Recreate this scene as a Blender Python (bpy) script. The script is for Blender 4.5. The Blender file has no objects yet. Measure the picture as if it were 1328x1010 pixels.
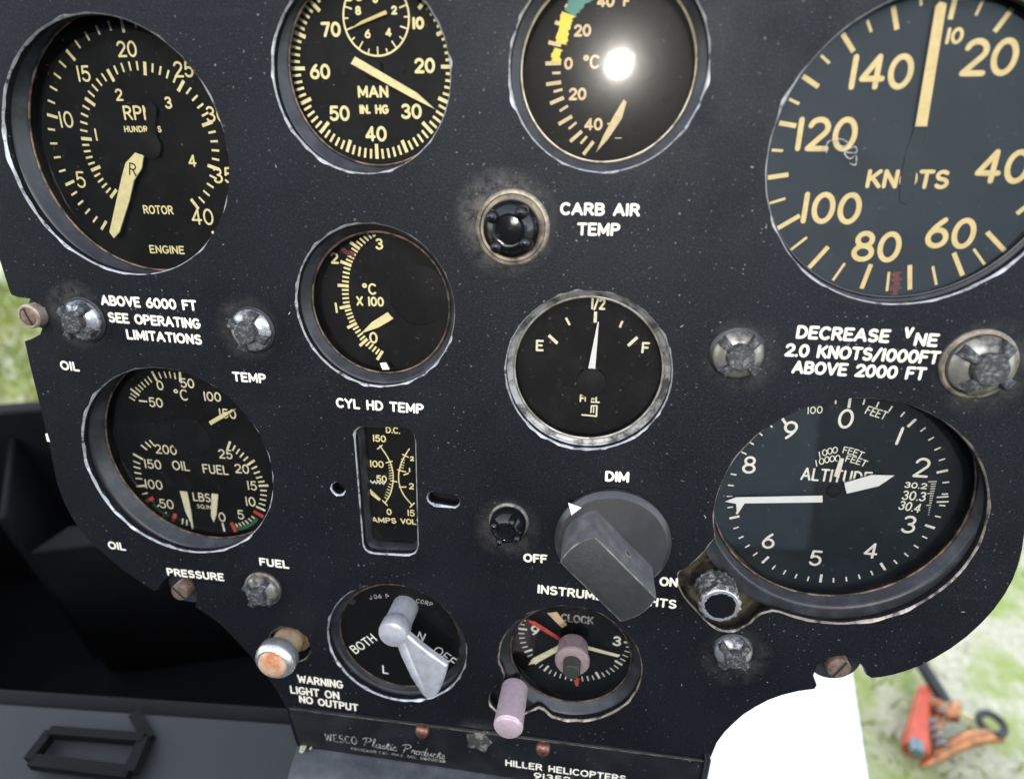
import bpy, bmesh, math, random
from mathutils import Matrix, Vector
random.seed(7)
PI = math.pi
scene = bpy.context.scene
COL = scene.collection

# ------------------------------------------------------------------ camera, world, sun, exposure
TILT = math.radians(15)                      # the panel leans back by 15 degrees
W3 = Matrix(((1, 0, 0), (0, math.sin(TILT), -math.cos(TILT)), (0, math.cos(TILT), math.sin(TILT))))   # panel axes -> world
W = W3.to_4x4()
RC = ((0.9903360745662183, 0.01177442221817699, -0.13818763473698276),
      (-0.05625293666244754, 0.944850195110493, -0.3226355775740084),
      (0.1267677661301339, 0.327291111674441, 0.9363815791061272))      # camera axes in the panel's frame
CAM_MM = 200.0                               # the lens is 200 mm in front of the panel
F_PX, CX, CY, PX_W = 786.0346, 664.0, 505.0, 1328.0
cam_d = bpy.data.cameras.new('camera')
cam = bpy.data.objects.new('camera', cam_d); COL.objects.link(cam)
cam_rot = W3 @ Matrix(RC).transposed()
cam_loc = W3 @ Vector((0, 0, CAM_MM / 1000))
cam.matrix_world = Matrix.Translation(cam_loc) @ cam_rot.to_4x4()
cam_d.sensor_fit = 'HORIZONTAL'; cam_d.sensor_width = 36
cam_d.lens = 36 * F_PX / PX_W
cam_d.clip_start = 0.005; cam_d.clip_end = 2000
cam_d.dof.use_dof = True; cam_d.dof.focus_distance = 0.225; cam_d.dof.aperture_fstop = 7.0
scene.camera = cam

world = bpy.data.worlds.new('World'); scene.world = world; world.use_nodes = True
nt = world.node_tree; nt.nodes.clear()
sky = nt.nodes.new('ShaderNodeTexSky'); sky.sky_type = 'NISHITA'; sky.sun_disc = False
bg = nt.nodes.new('ShaderNodeBackground'); bg.inputs['Strength'].default_value = 0.15
wo = nt.nodes.new('ShaderNodeOutputWorld')
hs = nt.nodes.new('ShaderNodeHueSaturation'); hs.inputs['Saturation'].default_value = .45      # thin high cloud whitens the sky
nt.links.new(sky.outputs[0], hs.inputs['Color']); nt.links.new(hs.outputs[0], bg.inputs[0]); nt.links.new(bg.outputs[0], wo.inputs[0])
SUN_DIR = (W3 @ Vector((3.2, 32.2, 200.0))).normalized()     # towards the sun: behind the camera, mirrored in the carburettor dial's glass
sky.sun_elevation = math.asin(SUN_DIR.z)
sky.sun_rotation = math.atan2(SUN_DIR.x, SUN_DIR.y)
sky.dust_density = 1.6; sky.air_density = .9; sky.ozone_density = .8
sun_d = bpy.data.lights.new('sun', 'SUN'); sun_d.energy = 1.1; sun_d.angle = math.radians(1.8); sun_d.color = (1, .95, .86)
sun = bpy.data.objects.new('sun', sun_d); COL.objects.link(sun)
sun.rotation_euler = SUN_DIR.to_track_quat('Z', 'Y').to_euler()
scene.view_settings.view_transform = 'Standard'; scene.view_settings.look = 'None'
scene.view_settings.exposure = 2.6; scene.view_settings.gamma = 1.0
scene.view_settings.use_curve_mapping = False
scene.render.engine = 'CYCLES'
scene.cycles.max_bounces = 8; scene.cycles.transparent_max_bounces = 12
scene.cycles.caustics_reflective = False; scene.cycles.caustics_refractive = False

# ------------------------------------------------------------------ measuring helpers
def P(x, y, z=0.0):
    """photo position -> millimetres on the panel's plane, z mm in front of it"""
    a = ((x - CX) / F_PX, -(y - CY) / F_PX, -1.0)
    d = [sum(RC[i][j] * a[i] for i in range(3)) for j in range(3)]
    t = (z - CAM_MM) / d[2]
    return (d[0] * t, d[1] * t, z)

def ground_hit(x, y, z):
    """photo position -> point of the horizontal plane at height z (metres, world)"""
    a = Vector(((x - CX) / F_PX, -(y - CY) / F_PX, -1.0))
    d = cam_rot @ a
    t = (z - cam_loc.z) / d.z
    return cam_loc + d * t

def A(cx, cy, rx, ry, a0, a1, n=14):
    return [(cx + rx * math.cos(math.radians(a0 + (a1 - a0) * i / n)), cy + ry * math.sin(math.radians(a0 + (a1 - a0) * i / n))) for i in range(n + 1)]

# ------------------------------------------------------------------ materials
def nd(t, kind, **kw):
    n = t.nodes.new(kind)
    for k, v in kw.items():
        if k in n.inputs: n.inputs[k].default_value = v
        else: setattr(n, k, v)
    return n

def mat(name, col, rough=.5, metal=0., col2=None, scale=200, lo=.45, hi=.6, detail=6, rough2=None, metal2=None,
        bump=0., bscale=900, spec=.5, coat=0., dust=0., dscale=700, alpha=None):
    m = bpy.data.materials.new(name); m.use_nodes = True
    t = m.node_tree; b = t.nodes['Principled BSDF']
    L = t.links.new
    b.inputs['Base Color'].default_value = (*col, 1); b.inputs['Roughness'].default_value = rough
    b.inputs['Metallic'].default_value = metal; b.inputs['Specular IOR Level'].default_value = spec
    b.inputs['Coat Weight'].default_value = coat
    tc = nd(t, 'ShaderNodeTexCoord')
    out = None
    if col2 is not None:
        n = nd(t, 'ShaderNodeTexNoise', Scale=scale, Detail=detail, Roughness=.65); L(tc.outputs['Object'], n.inputs['Vector'])
        r = nd(t, 'ShaderNodeMapRange'); r.inputs['From Min'].default_value = lo; r.inputs['From Max'].default_value = hi
        L(n.outputs['Fac'], r.inputs['Value'])
        mx = nd(t, 'ShaderNodeMix', data_type='RGBA'); mx.inputs['A'].default_value = (*col, 1); mx.inputs['B'].default_value = (*col2, 1)
        mx.inputs[6].default_value = (*col, 1); mx.inputs[7].default_value = (*col2, 1)
        L(r.outputs[0], mx.inputs[0]); out = mx.outputs[2]
        if rough2 is not None:
            q = nd(t, 'ShaderNodeMapRange'); q.inputs['To Min'].default_value = rough; q.inputs['To Max'].default_value = rough2
            L(r.outputs[0], q.inputs['Value']); L(q.outputs[0], b.inputs['Roughness'])
        if metal2 is not None:
            q = nd(t, 'ShaderNodeMapRange'); q.inputs['To Min'].default_value = metal; q.inputs['To Max'].default_value = metal2
            L(r.outputs[0], q.inputs['Value']); L(q.outputs[0], b.inputs['Metallic'])
    if dust > 0:
        v = nd(t, 'ShaderNodeTexNoise', Scale=dscale, Detail=2, Roughness=.5); L(tc.outputs['Object'], v.inputs['Vector'])
        r = nd(t, 'ShaderNodeMapRange'); r.inputs['From Min'].default_value = .70; r.inputs['From Max'].default_value = .80
        r.inputs['To Max'].default_value = dust
        L(v.outputs['Fac'], r.inputs['Value'])
        mx = nd(t, 'ShaderNodeMix', data_type='RGBA'); mx.inputs[7].default_value = (.55, .54, .5, 1)
        if out is not None: L(out, mx.inputs[6])
        else: mx.inputs[6].default_value = (*col, 1)
        L(r.outputs[0], mx.inputs[0]); out = mx.outputs[2]
    if out is not None: L(out, b.inputs['Base Color'])
    if bump > 0:
        n = nd(t, 'ShaderNodeTexNoise', Scale=bscale, Detail=4, Roughness=.6); L(tc.outputs['Object'], n.inputs['Vector'])
        bp = nd(t, 'ShaderNodeBump', Strength=bump, Distance=.0004); L(n.outputs['Fac'], bp.inputs['Height'])
        L(bp.outputs[0], b.inputs['Normal'])
    return m

def mat_panel():
    m = bpy.data.materials.new('black_panel_paint'); m.use_nodes = True
    t = m.node_tree; b = t.nodes['Principled BSDF']; L = t.links.new
    tc = nd(t, 'ShaderNodeTexCoord')
    def noise(s, d=4, rg=.6, sc=None):
        n = nd(t, 'ShaderNodeTexNoise', Scale=s, Detail=d, Roughness=rg)
        if sc:
            mp = nd(t, 'ShaderNodeMapping'); mp.inputs['Scale'].default_value = sc; mp.inputs['Rotation'].default_value = (0, 0, .12)
            L(tc.outputs['Object'], mp.inputs[0]); L(mp.outputs[0], n.inputs['Vector'])
        else: L(tc.outputs['Object'], n.inputs['Vector'])
        return n.outputs['Fac']
    def rng(v, a, c, lo=0., hi=1.):
        r = nd(t, 'ShaderNodeMapRange'); r.inputs['From Min'].default_value = a; r.inputs['From Max'].default_value = c
        r.inputs['To Min'].default_value = lo; r.inputs['To Max'].default_value = hi; L(v, r.inputs['Value']); return r.outputs[0]
    def mix(f, ca, cb):
        x = nd(t, 'ShaderNodeMix', data_type='RGBA')
        if isinstance(ca, tuple): x.inputs[6].default_value = (*ca, 1)
        else: L(ca, x.inputs[6])
        x.inputs[7].default_value = (*cb, 1); L(f, x.inputs[0]); return x.outputs[2]
    c = mix(rng(noise(22, 5), .4, .7), (.0028, .0031, .0044), (.0060, .0064, .0086))       # faded and fresh areas
    c = mix(rng(noise(1500, 3, .7), .47, .72, 0, .7), c, (.025, .0252, .029))                 # fine grain of the paint
    c = mix(rng(noise(16, 6, .7, (.6, 5, 1)), .60, .86, 0, .20), c, (.07, .07, .076))       # rubbed streaks
    def mul(a, b_):
        q = nd(t, 'ShaderNodeMath', operation='MULTIPLY'); L(a, q.inputs[0]); L(b_, q.inputs[1]); return q.outputs[0]
    patch = rng(noise(14, 4, .6), .34, .62)                                               # dust lies in patches
    c = mix(mul(rng(noise(800, 1, .4), .72, .765, 0, .65), patch), c, (.28, .28, .27))              # dust flecks
    c = mix(rng(noise(1900, 1, .4), .70, .78, 0, .5), c, (.14, .14, .14))
    c = mix(rng(noise(300, 2, .5, (1, 1, 1)), .74, .80, 0, .35), c, (.12, .12, .12))
    # grime rubbed round the lamps: rings of dust with ragged edges
    for (x, y), r0, r1, k in STAINS:
        cx, cy, _ = P(x, y)
        ds = nd(t, 'ShaderNodeVectorMath', operation='DISTANCE'); ds.inputs[1].default_value = (cx / 1000, cy / 1000, 0)
        L(tc.outputs['Object'], ds.inputs[0])
        f1 = rng(ds.outputs['Value'], r0 / 1000, r1 / 1000, 1, 0)
        mm = nd(t, 'ShaderNodeMath', operation='MULTIPLY'); L(f1, mm.inputs[0]); L(rng(noise(150, 9, .8), .40, .72, 0, k), mm.inputs[1])
        c = mix(mm.outputs[0], c, (.17, .155, .135))
    L(c, b.inputs['Base Color'])
    L(rng(noise(40, 5), .3, .7, .40, .58), b.inputs['Roughness'])
    b.inputs['Specular IOR Level'].default_value = .19; b.inputs['Specular Tint'].default_value = (.85, .91, 1, 1)
    bp = nd(t, 'ShaderNodeBump', Strength=.28, Distance=.0003); L(noise(1500, 3), bp.inputs['Height']); L(bp.outputs[0], b.inputs['Normal'])
    return m

def mat_glass(name, rough=.0, haze=.005, tint=(1, 1, 1), blur=.15, k=.03):
    m = bpy.data.materials.new(name); m.use_nodes = True
    t = m.node_tree; t.nodes.clear(); L = t.links.new
    o = nd(t, 'ShaderNodeOutputMaterial'); tr = nd(t, 'ShaderNodeBsdfTransparent'); tr.inputs[0].default_value = (*tint, 1)
    g1 = nd(t, 'ShaderNodeBsdfGlossy', Roughness=rough); g2 = nd(t, 'ShaderNodeBsdfGlossy', Roughness=blur)
    fr = nd(t, 'ShaderNodeFresnel', IOR=1.5)
    tc0 = nd(t, 'ShaderNodeTexCoord'); wv = nd(t, 'ShaderNodeTexNoise', Scale=55, Detail=3); L(tc0.outputs['Object'], wv.inputs[0])
    bpn = nd(t, 'ShaderNodeBump', Strength=.02, Distance=.001); L(wv.outputs['Fac'], bpn.inputs['Height']); L(bpn.outputs[0], g1.inputs['Normal']); L(bpn.outputs[0], g2.inputs['Normal'])
    gm = nd(t, 'ShaderNodeMixShader'); gm.inputs[0].default_value = k; L(g1.outputs[0], gm.inputs[1]); L(g2.outputs[0], gm.inputs[2])
    mx = nd(t, 'ShaderNodeMixShader'); L(fr.outputs[0], mx.inputs[0]); L(tr.outputs[0], mx.inputs[1]); L(gm.outputs[0], mx.inputs[2])
    # dust and smears lying on the glass
    tc = nd(t, 'ShaderNodeTexCoord'); n = nd(t, 'ShaderNodeTexNoise', Scale=60, Detail=7, Roughness=.7); L(tc.outputs['Object'], n.inputs[0])
    n2 = nd(t, 'ShaderNodeTexNoise', Scale=900, Detail=1); L(tc.outputs['Object'], n2.inputs[0])
    r = nd(t, 'ShaderNodeMapRange'); r.inputs['From Min'].default_value = .42; r.inputs['From Max'].default_value = .8; r.inputs['To Max'].default_value = haze * 3
    r.inputs['To Min'].default_value = haze * .3; L(n.outputs['Fac'], r.inputs['Value'])
    r2 = nd(t, 'ShaderNodeMapRange'); r2.inputs['From Min'].default_value = .72; r2.inputs['From Max'].default_value = .78; r2.inputs['To Max'].default_value = .10
    L(n2.outputs['Fac'], r2.inputs['Value'])
    ad = nd(t, 'ShaderNodeMath', operation='ADD'); L(r.outputs[0], ad.inputs[0]); L(r2.outputs[0], ad.inputs[1])
    df = nd(t, 'ShaderNodeBsdfDiffuse'); df.inputs[0].default_value = (.5, .5, .5, 1)
    m2 = nd(t, 'ShaderNodeMixShader'); L(ad.outputs[0], m2.inputs[0]); L(mx.outputs[0], m2.inputs[1]); L(df.outputs[0], m2.inputs[2])
    L(m2.outputs[0], o.inputs[0])
    return m

STAINS = [((655, 290), 12, 18, .6), ((100, 408), 9, 14, .45), ((657, 686), 8, 14, .35), ((953, 852), 8, 15, .3), ((320, 426), 8.5, 13, .3),
          ((962, 462), 9, 14, .25), ((620, 955), 5, 12, .5), ((640, 268), 3, 13, .6), ((1280, 478), 11, 17, .3)]
M = {}
M['panel'] = mat_panel()
M['edge'] = mat('chipped_cutout_edge', (.03, .031, .036), .5, 0, (.62, .62, .63), 260, .36, .50, 8, .36, .45, bump=.25, bscale=500)
M['edge_tan'] = mat('worn_brass_cutout_edge', (.05, .045, .04), .5, 0, (.5, .42, .32), 160, .40, .55, 7, .4, .5, bump=.3, bscale=500)
M['bezel'] = mat('black_gauge_case_paint', (.012, .0125, .015), .36, 0, (.035, .036, .042), 120, .45, .7, 5, bump=.1)
M['bezel_grey'] = mat('grey_gauge_case_paint', (.10, .105, .115), .5, 0, (.05, .05, .055), 90, .4, .7, 5)
M['bronze'] = mat('bronze_snap_ring', (.20, .13, .085), .45, .6, (.025, .022, .02), 200, .40, .60, 6, .6)
M['steel_ring'] = mat('worn_steel_ring', (.42, .40, .36), .4, .5, (.16, .13, .10), 150, .45, .62, 6, .5)
M['bezel_steel'] = mat('scuffed_steel_gauge_rim', (.30, .295, .285), .45, .4, (.05, .048, .046), 110, .46, .58, 7, .55)
M['brass_pale'] = mat('pale_brass_ring', (.55, .47, .33), .35, .8, (.2, .16, .1), 260, .48, .68, 5, .5)
M['dial'] = mat('matt_black_dial', (.0035, .0035, .0036), .6, 0, (.007, .007, .007), 120, .5, .75, 4, dust=.08, dscale=520, spec=.15)
M['dial_sheen'] = mat('black_dial_blue_sheen', (.008, .013, .018), .6, 0, (.012, .018, .024), 100, .5, .75, 4, dust=.15, dscale=420, spec=.25)  # bluish reflection of the altimeter and airspeed glass put into the dial colour
M['yellow'] = mat('pale_yellow_dial_paint', (.92, .82, .42), .6, 0, (.78, .67, .33), 500, .4, .7)
M['cream'] = mat('cream_dial_paint', (.90, .84, .58), .6, 0, (.74, .66, .42), 500, .4, .7)
M['tan'] = mat('faded_tan_dial_paint', (.78, .60, .34), .6, 0, (.64, .47, .25), 500, .4, .7)
M['gold'] = mat('golden_dial_paint', (.80, .62, .27), .6, 0, (.68, .52, .21), 300, .4, .7)
M['ivory'] = mat('ivory_dial_paint', (.86, .84, .72), .6, 0, (.72, .69, .56), 400, .4, .7)
M['white'] = mat('white_engraving_fill', (.86, .80, .66), .6, 0, (.62, .56, .43), 600, .5, .78, 3)
M['white_dim'] = mat('worn_grey_engraving', (.48, .46, .41), .6, 0, (.12, .12, .11), 900, .42, .6, 3)
M['pointer_white'] = mat('white_pointer_paint', (.84, .84, .82), .5)
M['black'] = mat('black_hub_paint', (.006, .006, .006), .7, spec=.2)
M['red'] = mat('red_limit_paint', (.55, .04, .025), .5, 0, (.62, .12, .06), 400, .4, .7)
M['red_dark'] = mat('faded_dark_red_paint', (.17, .02, .015), .6, 0, (.06, .015, .012), 500, .4, .6)
M['green'] = mat('green_range_paint', (.02, .22, .17), .5)
M['green_dark'] = mat('dark_green_range_paint', (.02, .13, .07), .6)
M['yellowmark'] = mat('bright_yellow_range_paint', (.85, .66, .02), .5)
M['glass'] = mat_glass('dusty_gauge_glass')
M['glass_haze'] = mat_glass('hazy_gauge_glass', .03, .003, blur=.15, k=.06)
M['cap_black'] = mat('gloss_black_lamp_cap', (.006, .006, .007), .12, 0, (.05, .05, .055), 300, .62, .75, 4, bump=.12, bscale=500)
M['cap_worn'] = mat('worn_silver_lamp_cap', (.46, .46, .47), .24, .7, (.04, .04, .043), 170, .50, .62, 7, .5, .1, bump=.22, bscale=600)
M['cap_tarn'] = mat('tarnished_lamp_cap', (.28, .265, .23), .32, .55, (.045, .044, .04), 150, .46, .64, 7, .55, .2, bump=.22, bscale=600)
M['boss'] = mat('rough_grey_cap_centre', (.03, .03, .032), .7, 0, (.17, .17, .17), 700, .50, .66, 5, bump=.7, bscale=900)
M['washer'] = mat('dusty_lamp_washer', (.30, .26, .20), .5, .5, (.08, .07, .06), 180, .4, .62, 6)
M['screw'] = mat('rusty_brown_screw', (.22, .13, .09), .45, .7, (.36, .27, .21), 350, .4, .62, 5, bump=.3)
M['screw_pale'] = mat('pale_worn_screw_collar', (.46, .36, .28), .5, .3, (.24, .15, .11), 300, .42, .65, 5, bump=.3)
M['copper'] = mat('coppery_screw', (.32, .15, .10), .4, .7, (.10, .05, .04), 350, .45, .65, 5, bump=.3)
M['slot'] = mat('dark_screw_slot', (.015, .012, .01), .8)
M['knob'] = mat('dull_grey_black_plastic', (.013, .013, .0127), .5, 0, (.026, .026, .0245), 260, .45, .75, 6, bump=.3, bscale=1300, dust=.12, dscale=900, spec=.9)
M['knob_side'] = mat('worn_skylit_grey_plastic', (.075, .077, .08), .45, 0, (.14, .14, .135), 190, .42, .66, 7, bump=.25, bscale=1100, dust=.2, dscale=900, spec=.8)  # lighter than the front: finger wear plus sky light put into the colour
M['knob_edge'] = mat('rubbed_edge_highlight', (.06, .06, .058), .5, 0, (.22, .22, .20), 150, .42, .62, 7)  # rubbed bevel, lightened further as a painted edge highlight
M['skirt'] = mat('grey_knob_skirt', (.019, .018, .02), .38, 0, (.032, .030, .032), 100, .4, .7, 5, spec=.9, bump=.2, bscale=900)
M['alu'] = mat('cast_aluminium_lever', (.66, .66, .69), .40, .55, (.48, .48, .50), 220, .4, .7, 5, bump=.15, bscale=600)
M['pink'] = mat('pink_anodised_knob', (.60, .46, .50), .42, .35, (.50, .37, .41), 500, .4, .7, 4)
M['pink_dark'] = mat('dull_pink_stem', (.34, .25, .25), .45, .3, (.24, .18, .17), 400, .4, .7, 4)
M['steel_dark'] = mat('dark_steel_stem', (.07, .07, .06), .4, .6)
M['knurl'] = mat('dark_knurled_brass', (.05, .05, .05), .4, .2, (.62, .60, .54), 420, .48, .64, 5, .36, .6)
M['eardark'] = mat('tarnished_brass_recess', (.17, .14, .10), .42, .6, (.03, .027, .024), 110, .42, .62, 6)
M['tanmetal'] = mat('tan_lamp_socket', (.50, .36, .22), .5, .2, (.25, .16, .09), 160, .45, .7, 5)
M['chrome'] = mat('scuffed_chrome_collar', (.62, .62, .62), .25, .75, (.42, .38, .34), 200, .45, .7, 5)
M['amber'] = mat('amber_lens', (.52, .15, .045), .3, 0, (.60, .43, .29), 110, .40, .60, 5, coat=.5)
M['plate'] = mat('black_lower_plate', (.006, .006, .007), .38, 0, (.018, .018, .02), 60, .45, .7, 6, bump=.12, dust=.4, dscale=600)
M['housing'] = mat('blue_black_pedestal_paint', (.014, .017, .021), .3, 0, (.05, .055, .06), 80, .42, .7, 6, bump=.15, dust=.3, dscale=500)
M['chip'] = mat('yellow_green_chipped_paint', (.35, .38, .12), .6, 0, (.6, .6, .5), 500, .4, .6)
M['putty'] = mat('dried_grey_putty', (.035, .032, .027), .8, 0, (.24, .22, .18), 300, .50, .66, 6, bump=.8, bscale=500)
M['case'] = mat('black_box_plastic', (.0035, .0035, .0037), .7, 0, (.006, .006, .0063), 20, .4, .7, 5, bump=.1, bscale=300, spec=.12)
M['lid'] = mat('dark_grey_box_lid', (.007, .0074, .0085), .5, 0, (.011, .0114, .0125), 14, .4, .7, 5, bump=.1, bscale=300)
M['cabin'] = mat('dark_added_trim', (.012, .013, .015), .8)  # dark skin of the added bulkhead, bench base and sun mask
M['veil_reflector'] = mat('pale_blue_grey_reflector', (.36, .46, .52), .8, 0, (.28, .36, .41), 20, .4, .7)
M['seat'] = mat('blue_grey_seat_cloth', (.03, .045, .06), .8, 0, (.04, .055, .07), 20, .4, .7)
M['white_sheet'] = mat('white_floor_paint', (.80, .80, .79), .5, 0, (.74, .74, .72), 8, .4, .7, 4)

# ------------------------------------------------------------------ mesh builder (panel millimetres)
class MB:
    def __init__(s): s.v = []; s.f = []; s.mi = []
    def add(s, verts, faces, mi=0):
        o = len(s.v); s.v += [tuple(v) for v in verts]
        for f in faces: s.f.append([o + i for i in f]); s.mi.append(mi)
        return s
    def lathe(s, prof, c=(0, 0), n=64, cap0=False, cap1=False, wob=None, mi=0):
        vs = []; fs = []
        for k, (r, z) in enumerate(prof):
            for i in range(n):
                a = 2 * PI * i / n
                rr = r + (wob(k, i, a) if wob else 0)
                vs.append((c[0] + rr * math.cos(a), c[1] + rr * math.sin(a), z))
        for k in range(len(prof) - 1):
            for i in range(n):
                j = (i + 1) % n
                fs.append((k * n + i, k * n + j, (k + 1) * n + j, (k + 1) * n + i))
        if cap0: fs.append(tuple(reversed(range(n))))
        if cap1: fs.append(tuple((len(prof) - 1) * n + i for i in range(n)))
        return s.add(vs, fs, mi)
    def torus(s, c, R, r, z, n=96, m=8):
        vs = []; fs = []
        for i in range(n):
            a = 2 * PI * i / n
            for j in range(m):
                b = 2 * PI * j / m; q = R + r * math.cos(b)
                vs.append((c[0] + q * math.cos(a), c[1] + q * math.sin(a), z + r * math.sin(b)))
        for i in range(n):
            for j in range(m):
                fs.append((i * m + j, ((i + 1) % n) * m + j, ((i + 1) % n) * m + (j + 1) % m, i * m + (j + 1) % m))
        return s.add(vs, fs)
    def prism(s, loop, z0, z1, bev=0.0, steps=3, mi=0):
        """extruded outline (counter-clockwise) with a rounded front edge"""
        n = len(loop); rings = [(loop, z0)]
        if bev > 0:
            for k in range(steps + 1):
                a = PI / 2 * k / steps
                rings.append((offset(loop, -bev * (1 - math.cos(a))), z1 - bev + bev * math.sin(a)))
        else: rings.append((loop, z1))
        vs = []; fs = []
        for lp, z in rings: vs += [(x, y, z) for x, y in lp]
        for k in range(len(rings) - 1):
            for i in range(n):
                j = (i + 1) % n; fs.append((k * n + i, k * n + j, (k + 1) * n + j, (k + 1) * n + i))
        fs.append(tuple(reversed(range(n)))); fs.append(tuple((len(rings) - 1) * n + i for i in range(n)))
        return s.add(vs, fs, mi)
    def sheet(s, loop, z): return s.add([(x, y, z) for x, y in loop], [tuple(range(len(loop)))])
    def ribbon(s, pts, w, z, taper=None):
        """flat stroke with round ends"""
        q = [pts[0]]
        for p in pts[1:]:
            if math.hypot(p[0] - q[-1][0], p[1] - q[-1][1]) > 1e-4: q.append(p)
        if len(q) < 2: return s
        closed = math.hypot(q[0][0] - q[-1][0], q[0][1] - q[-1][1]) < 1e-3
        if closed: q = q[:-1]
        n = len(q); h = w / 2
        def dirn(a, b):
            d = math.hypot(b[0] - a[0], b[1] - a[1]); return ((b[0] - a[0]) / d, (b[1] - a[1]) / d)
        L_, R_ = [], []
        for i in range(n):
            if closed: d0 = dirn(q[i - 1], q[i]); d1 = dirn(q[i], q[(i + 1) % n])
            else:
                d1 = dirn(q[i], q[i + 1]) if i < n - 1 else dirn(q[i - 1], q[i]); d0 = dirn(q[i - 1], q[i]) if i > 0 else d1
            nx, ny = -(d0[1] + d1[1]), d0[0] + d1[0]; l = math.hypot(nx, ny) or 1; nx /= l; ny /= l
            c = max(.5, nx * -d1[1] + ny * d1[0]); k = h / c
            L_.append((q[i][0] + nx * k, q[i][1] + ny * k)); R_.append((q[i][0] - nx * k, q[i][1] - ny * k))
        vs = [(x, y, z) for x, y in L_] + [(x, y, z) for x, y in R_]; fs = []
        for i in range(n if closed else n - 1):
            j = (i + 1) % n; fs.append((i, n + i, n + j, j))
        if not closed:
            for e, d in ((0, dirn(q[1], q[0])), (n - 1, dirn(q[-2], q[-1]))):
                a0 = math.atan2(d[1], d[0]); o = len(vs)
                arc = [(q[e][0] + h * math.cos(a0 + t), q[e][1] + h * math.sin(a0 + t), z) for t in (-PI / 2, -PI / 4, 0, PI / 4, PI / 2)]
                vs += arc; fs.append(tuple(range(o, o + 5)))
        return s.add(vs, fs)
    def bar(s, a, b, w0, w1, z0, z1):
        d = Vector((b[0] - a[0], b[1] - a[1])); d.normalize(); n = Vector((-d.y, d.x))
        lp = [(a[0] - n.x * w0 / 2, a[1] - n.y * w0 / 2), (b[0] - n.x * w1 / 2, b[1] - n.y * w1 / 2),
              (b[0] + n.x * w1 / 2, b[1] + n.y * w1 / 2), (a[0] + n.x * w0 / 2, a[1] + n.y * w0 / 2)]
        return s.prism(lp, z0, z1)
    def tube(s, pts, rad, m=12, caps=True):
        pts = [Vector(p) for p in pts]; n = len(pts)
        rad = rad if isinstance(rad, (list, tuple)) else [rad] * n
        vs = []; fs = []; up = None
        for i, p in enumerate(pts):
            d = (pts[min(i + 1, n - 1)] - pts[max(i - 1, 0)]).normalized()
            if up is None: up = d.orthogonal().normalized()
            up = (up - d * up.dot(d)).normalized(); sd = d.cross(up)
            for j in range(m):
                a = 2 * PI * j / m; vs.append(p + (up * math.cos(a) + sd * math.sin(a)) * rad[i])
        for i in range(n - 1):
            for j in range(m):
                k = (j + 1) % m; fs.append((i * m + j, i * m + k, (i + 1) * m + k, (i + 1) * m + j))
        if caps: fs.append(tuple(reversed(range(m)))); fs.append(tuple((n - 1) * m + j for j in range(m)))
        return s.add(vs, fs)
    def box(s, a, b):
        x0, y0, z0 = a; x1, y1, z1 = b
        v = [(x0, y0, z0), (x1, y0, z0), (x1, y1, z0), (x0, y1, z0), (x0, y0, z1), (x1, y0, z1), (x1, y1, z1), (x0, y1, z1)]
        return s.add(v, [(3, 2, 1, 0), (4, 5, 6, 7), (0, 1, 5, 4), (1, 2, 6, 5), (2, 3, 7, 6), (3, 0, 4, 7)])

def offset(loop, d0):
    n = len(loop); out = []
    for i in range(n):
        a, b, c = loop[i - 1], loop[i], loop[(i + 1) % n]
        u = Vector((b[0] - a[0], b[1] - a[1])); w = Vector((c[0] - b[0], c[1] - b[1]))
        if u.length < 1e-9: u = w
        if w.length < 1e-9: w = u
        u.normalize(); w.normalize()
        nx = Vector((u.y + w.y, -(u.x + w.x)))
        if nx.length < 1e-6: nx = Vector((u.y, -u.x))
        nx.normalize(); d = d0(i) if callable(d0) else d0; k = d / max(.45, nx.dot(Vector((u.y, -u.x))))
        out.append((b[0] + nx.x * k, b[1] + nx.y * k))
    return out

def area(lp): return sum(lp[i - 1][0] * lp[i][1] - lp[i][0] * lp[i - 1][1] for i in range(len(lp))) / 2
def ccw(lp): return lp if area(lp) > 0 else lp[::-1]
def smooth_loop(lp, n=4):
    out = []; m = len(lp)
    for i in range(m):
        p0, p1, p2, p3 = lp[i - 1], lp[i], lp[(i + 1) % m], lp[(i + 2) % m]
        for k in range(n):
            t = k / n
            out.append(tuple(.5 * (2 * p1[j] + (p2[j] - p0[j]) * t + (2 * p0[j] - 5 * p1[j] + 4 * p2[j] - p3[j]) * t * t + (3 * p1[j] - p0[j] - 3 * p2[j] + p3[j]) * t ** 3) for j in (0, 1)))
    return out
def smooth_path(lp, n=4):
    out = []; m = len(lp)
    for i in range(m - 1):
        p0, p1, p2, p3 = lp[max(i - 1, 0)], lp[i], lp[i + 1], lp[min(i + 2, m - 1)]
        for k in range(n):
            t = k / n
            out.append(tuple(.5 * (2 * p1[j] + (p2[j] - p0[j]) * t + (2 * p0[j] - 5 * p1[j] + 4 * p2[j] - p3[j]) * t * t + (3 * p1[j] - p0[j] - 3 * p2[j] + p3[j]) * t ** 3) for j in range(len(p1))))
    return out + [lp[-1]]

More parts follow.
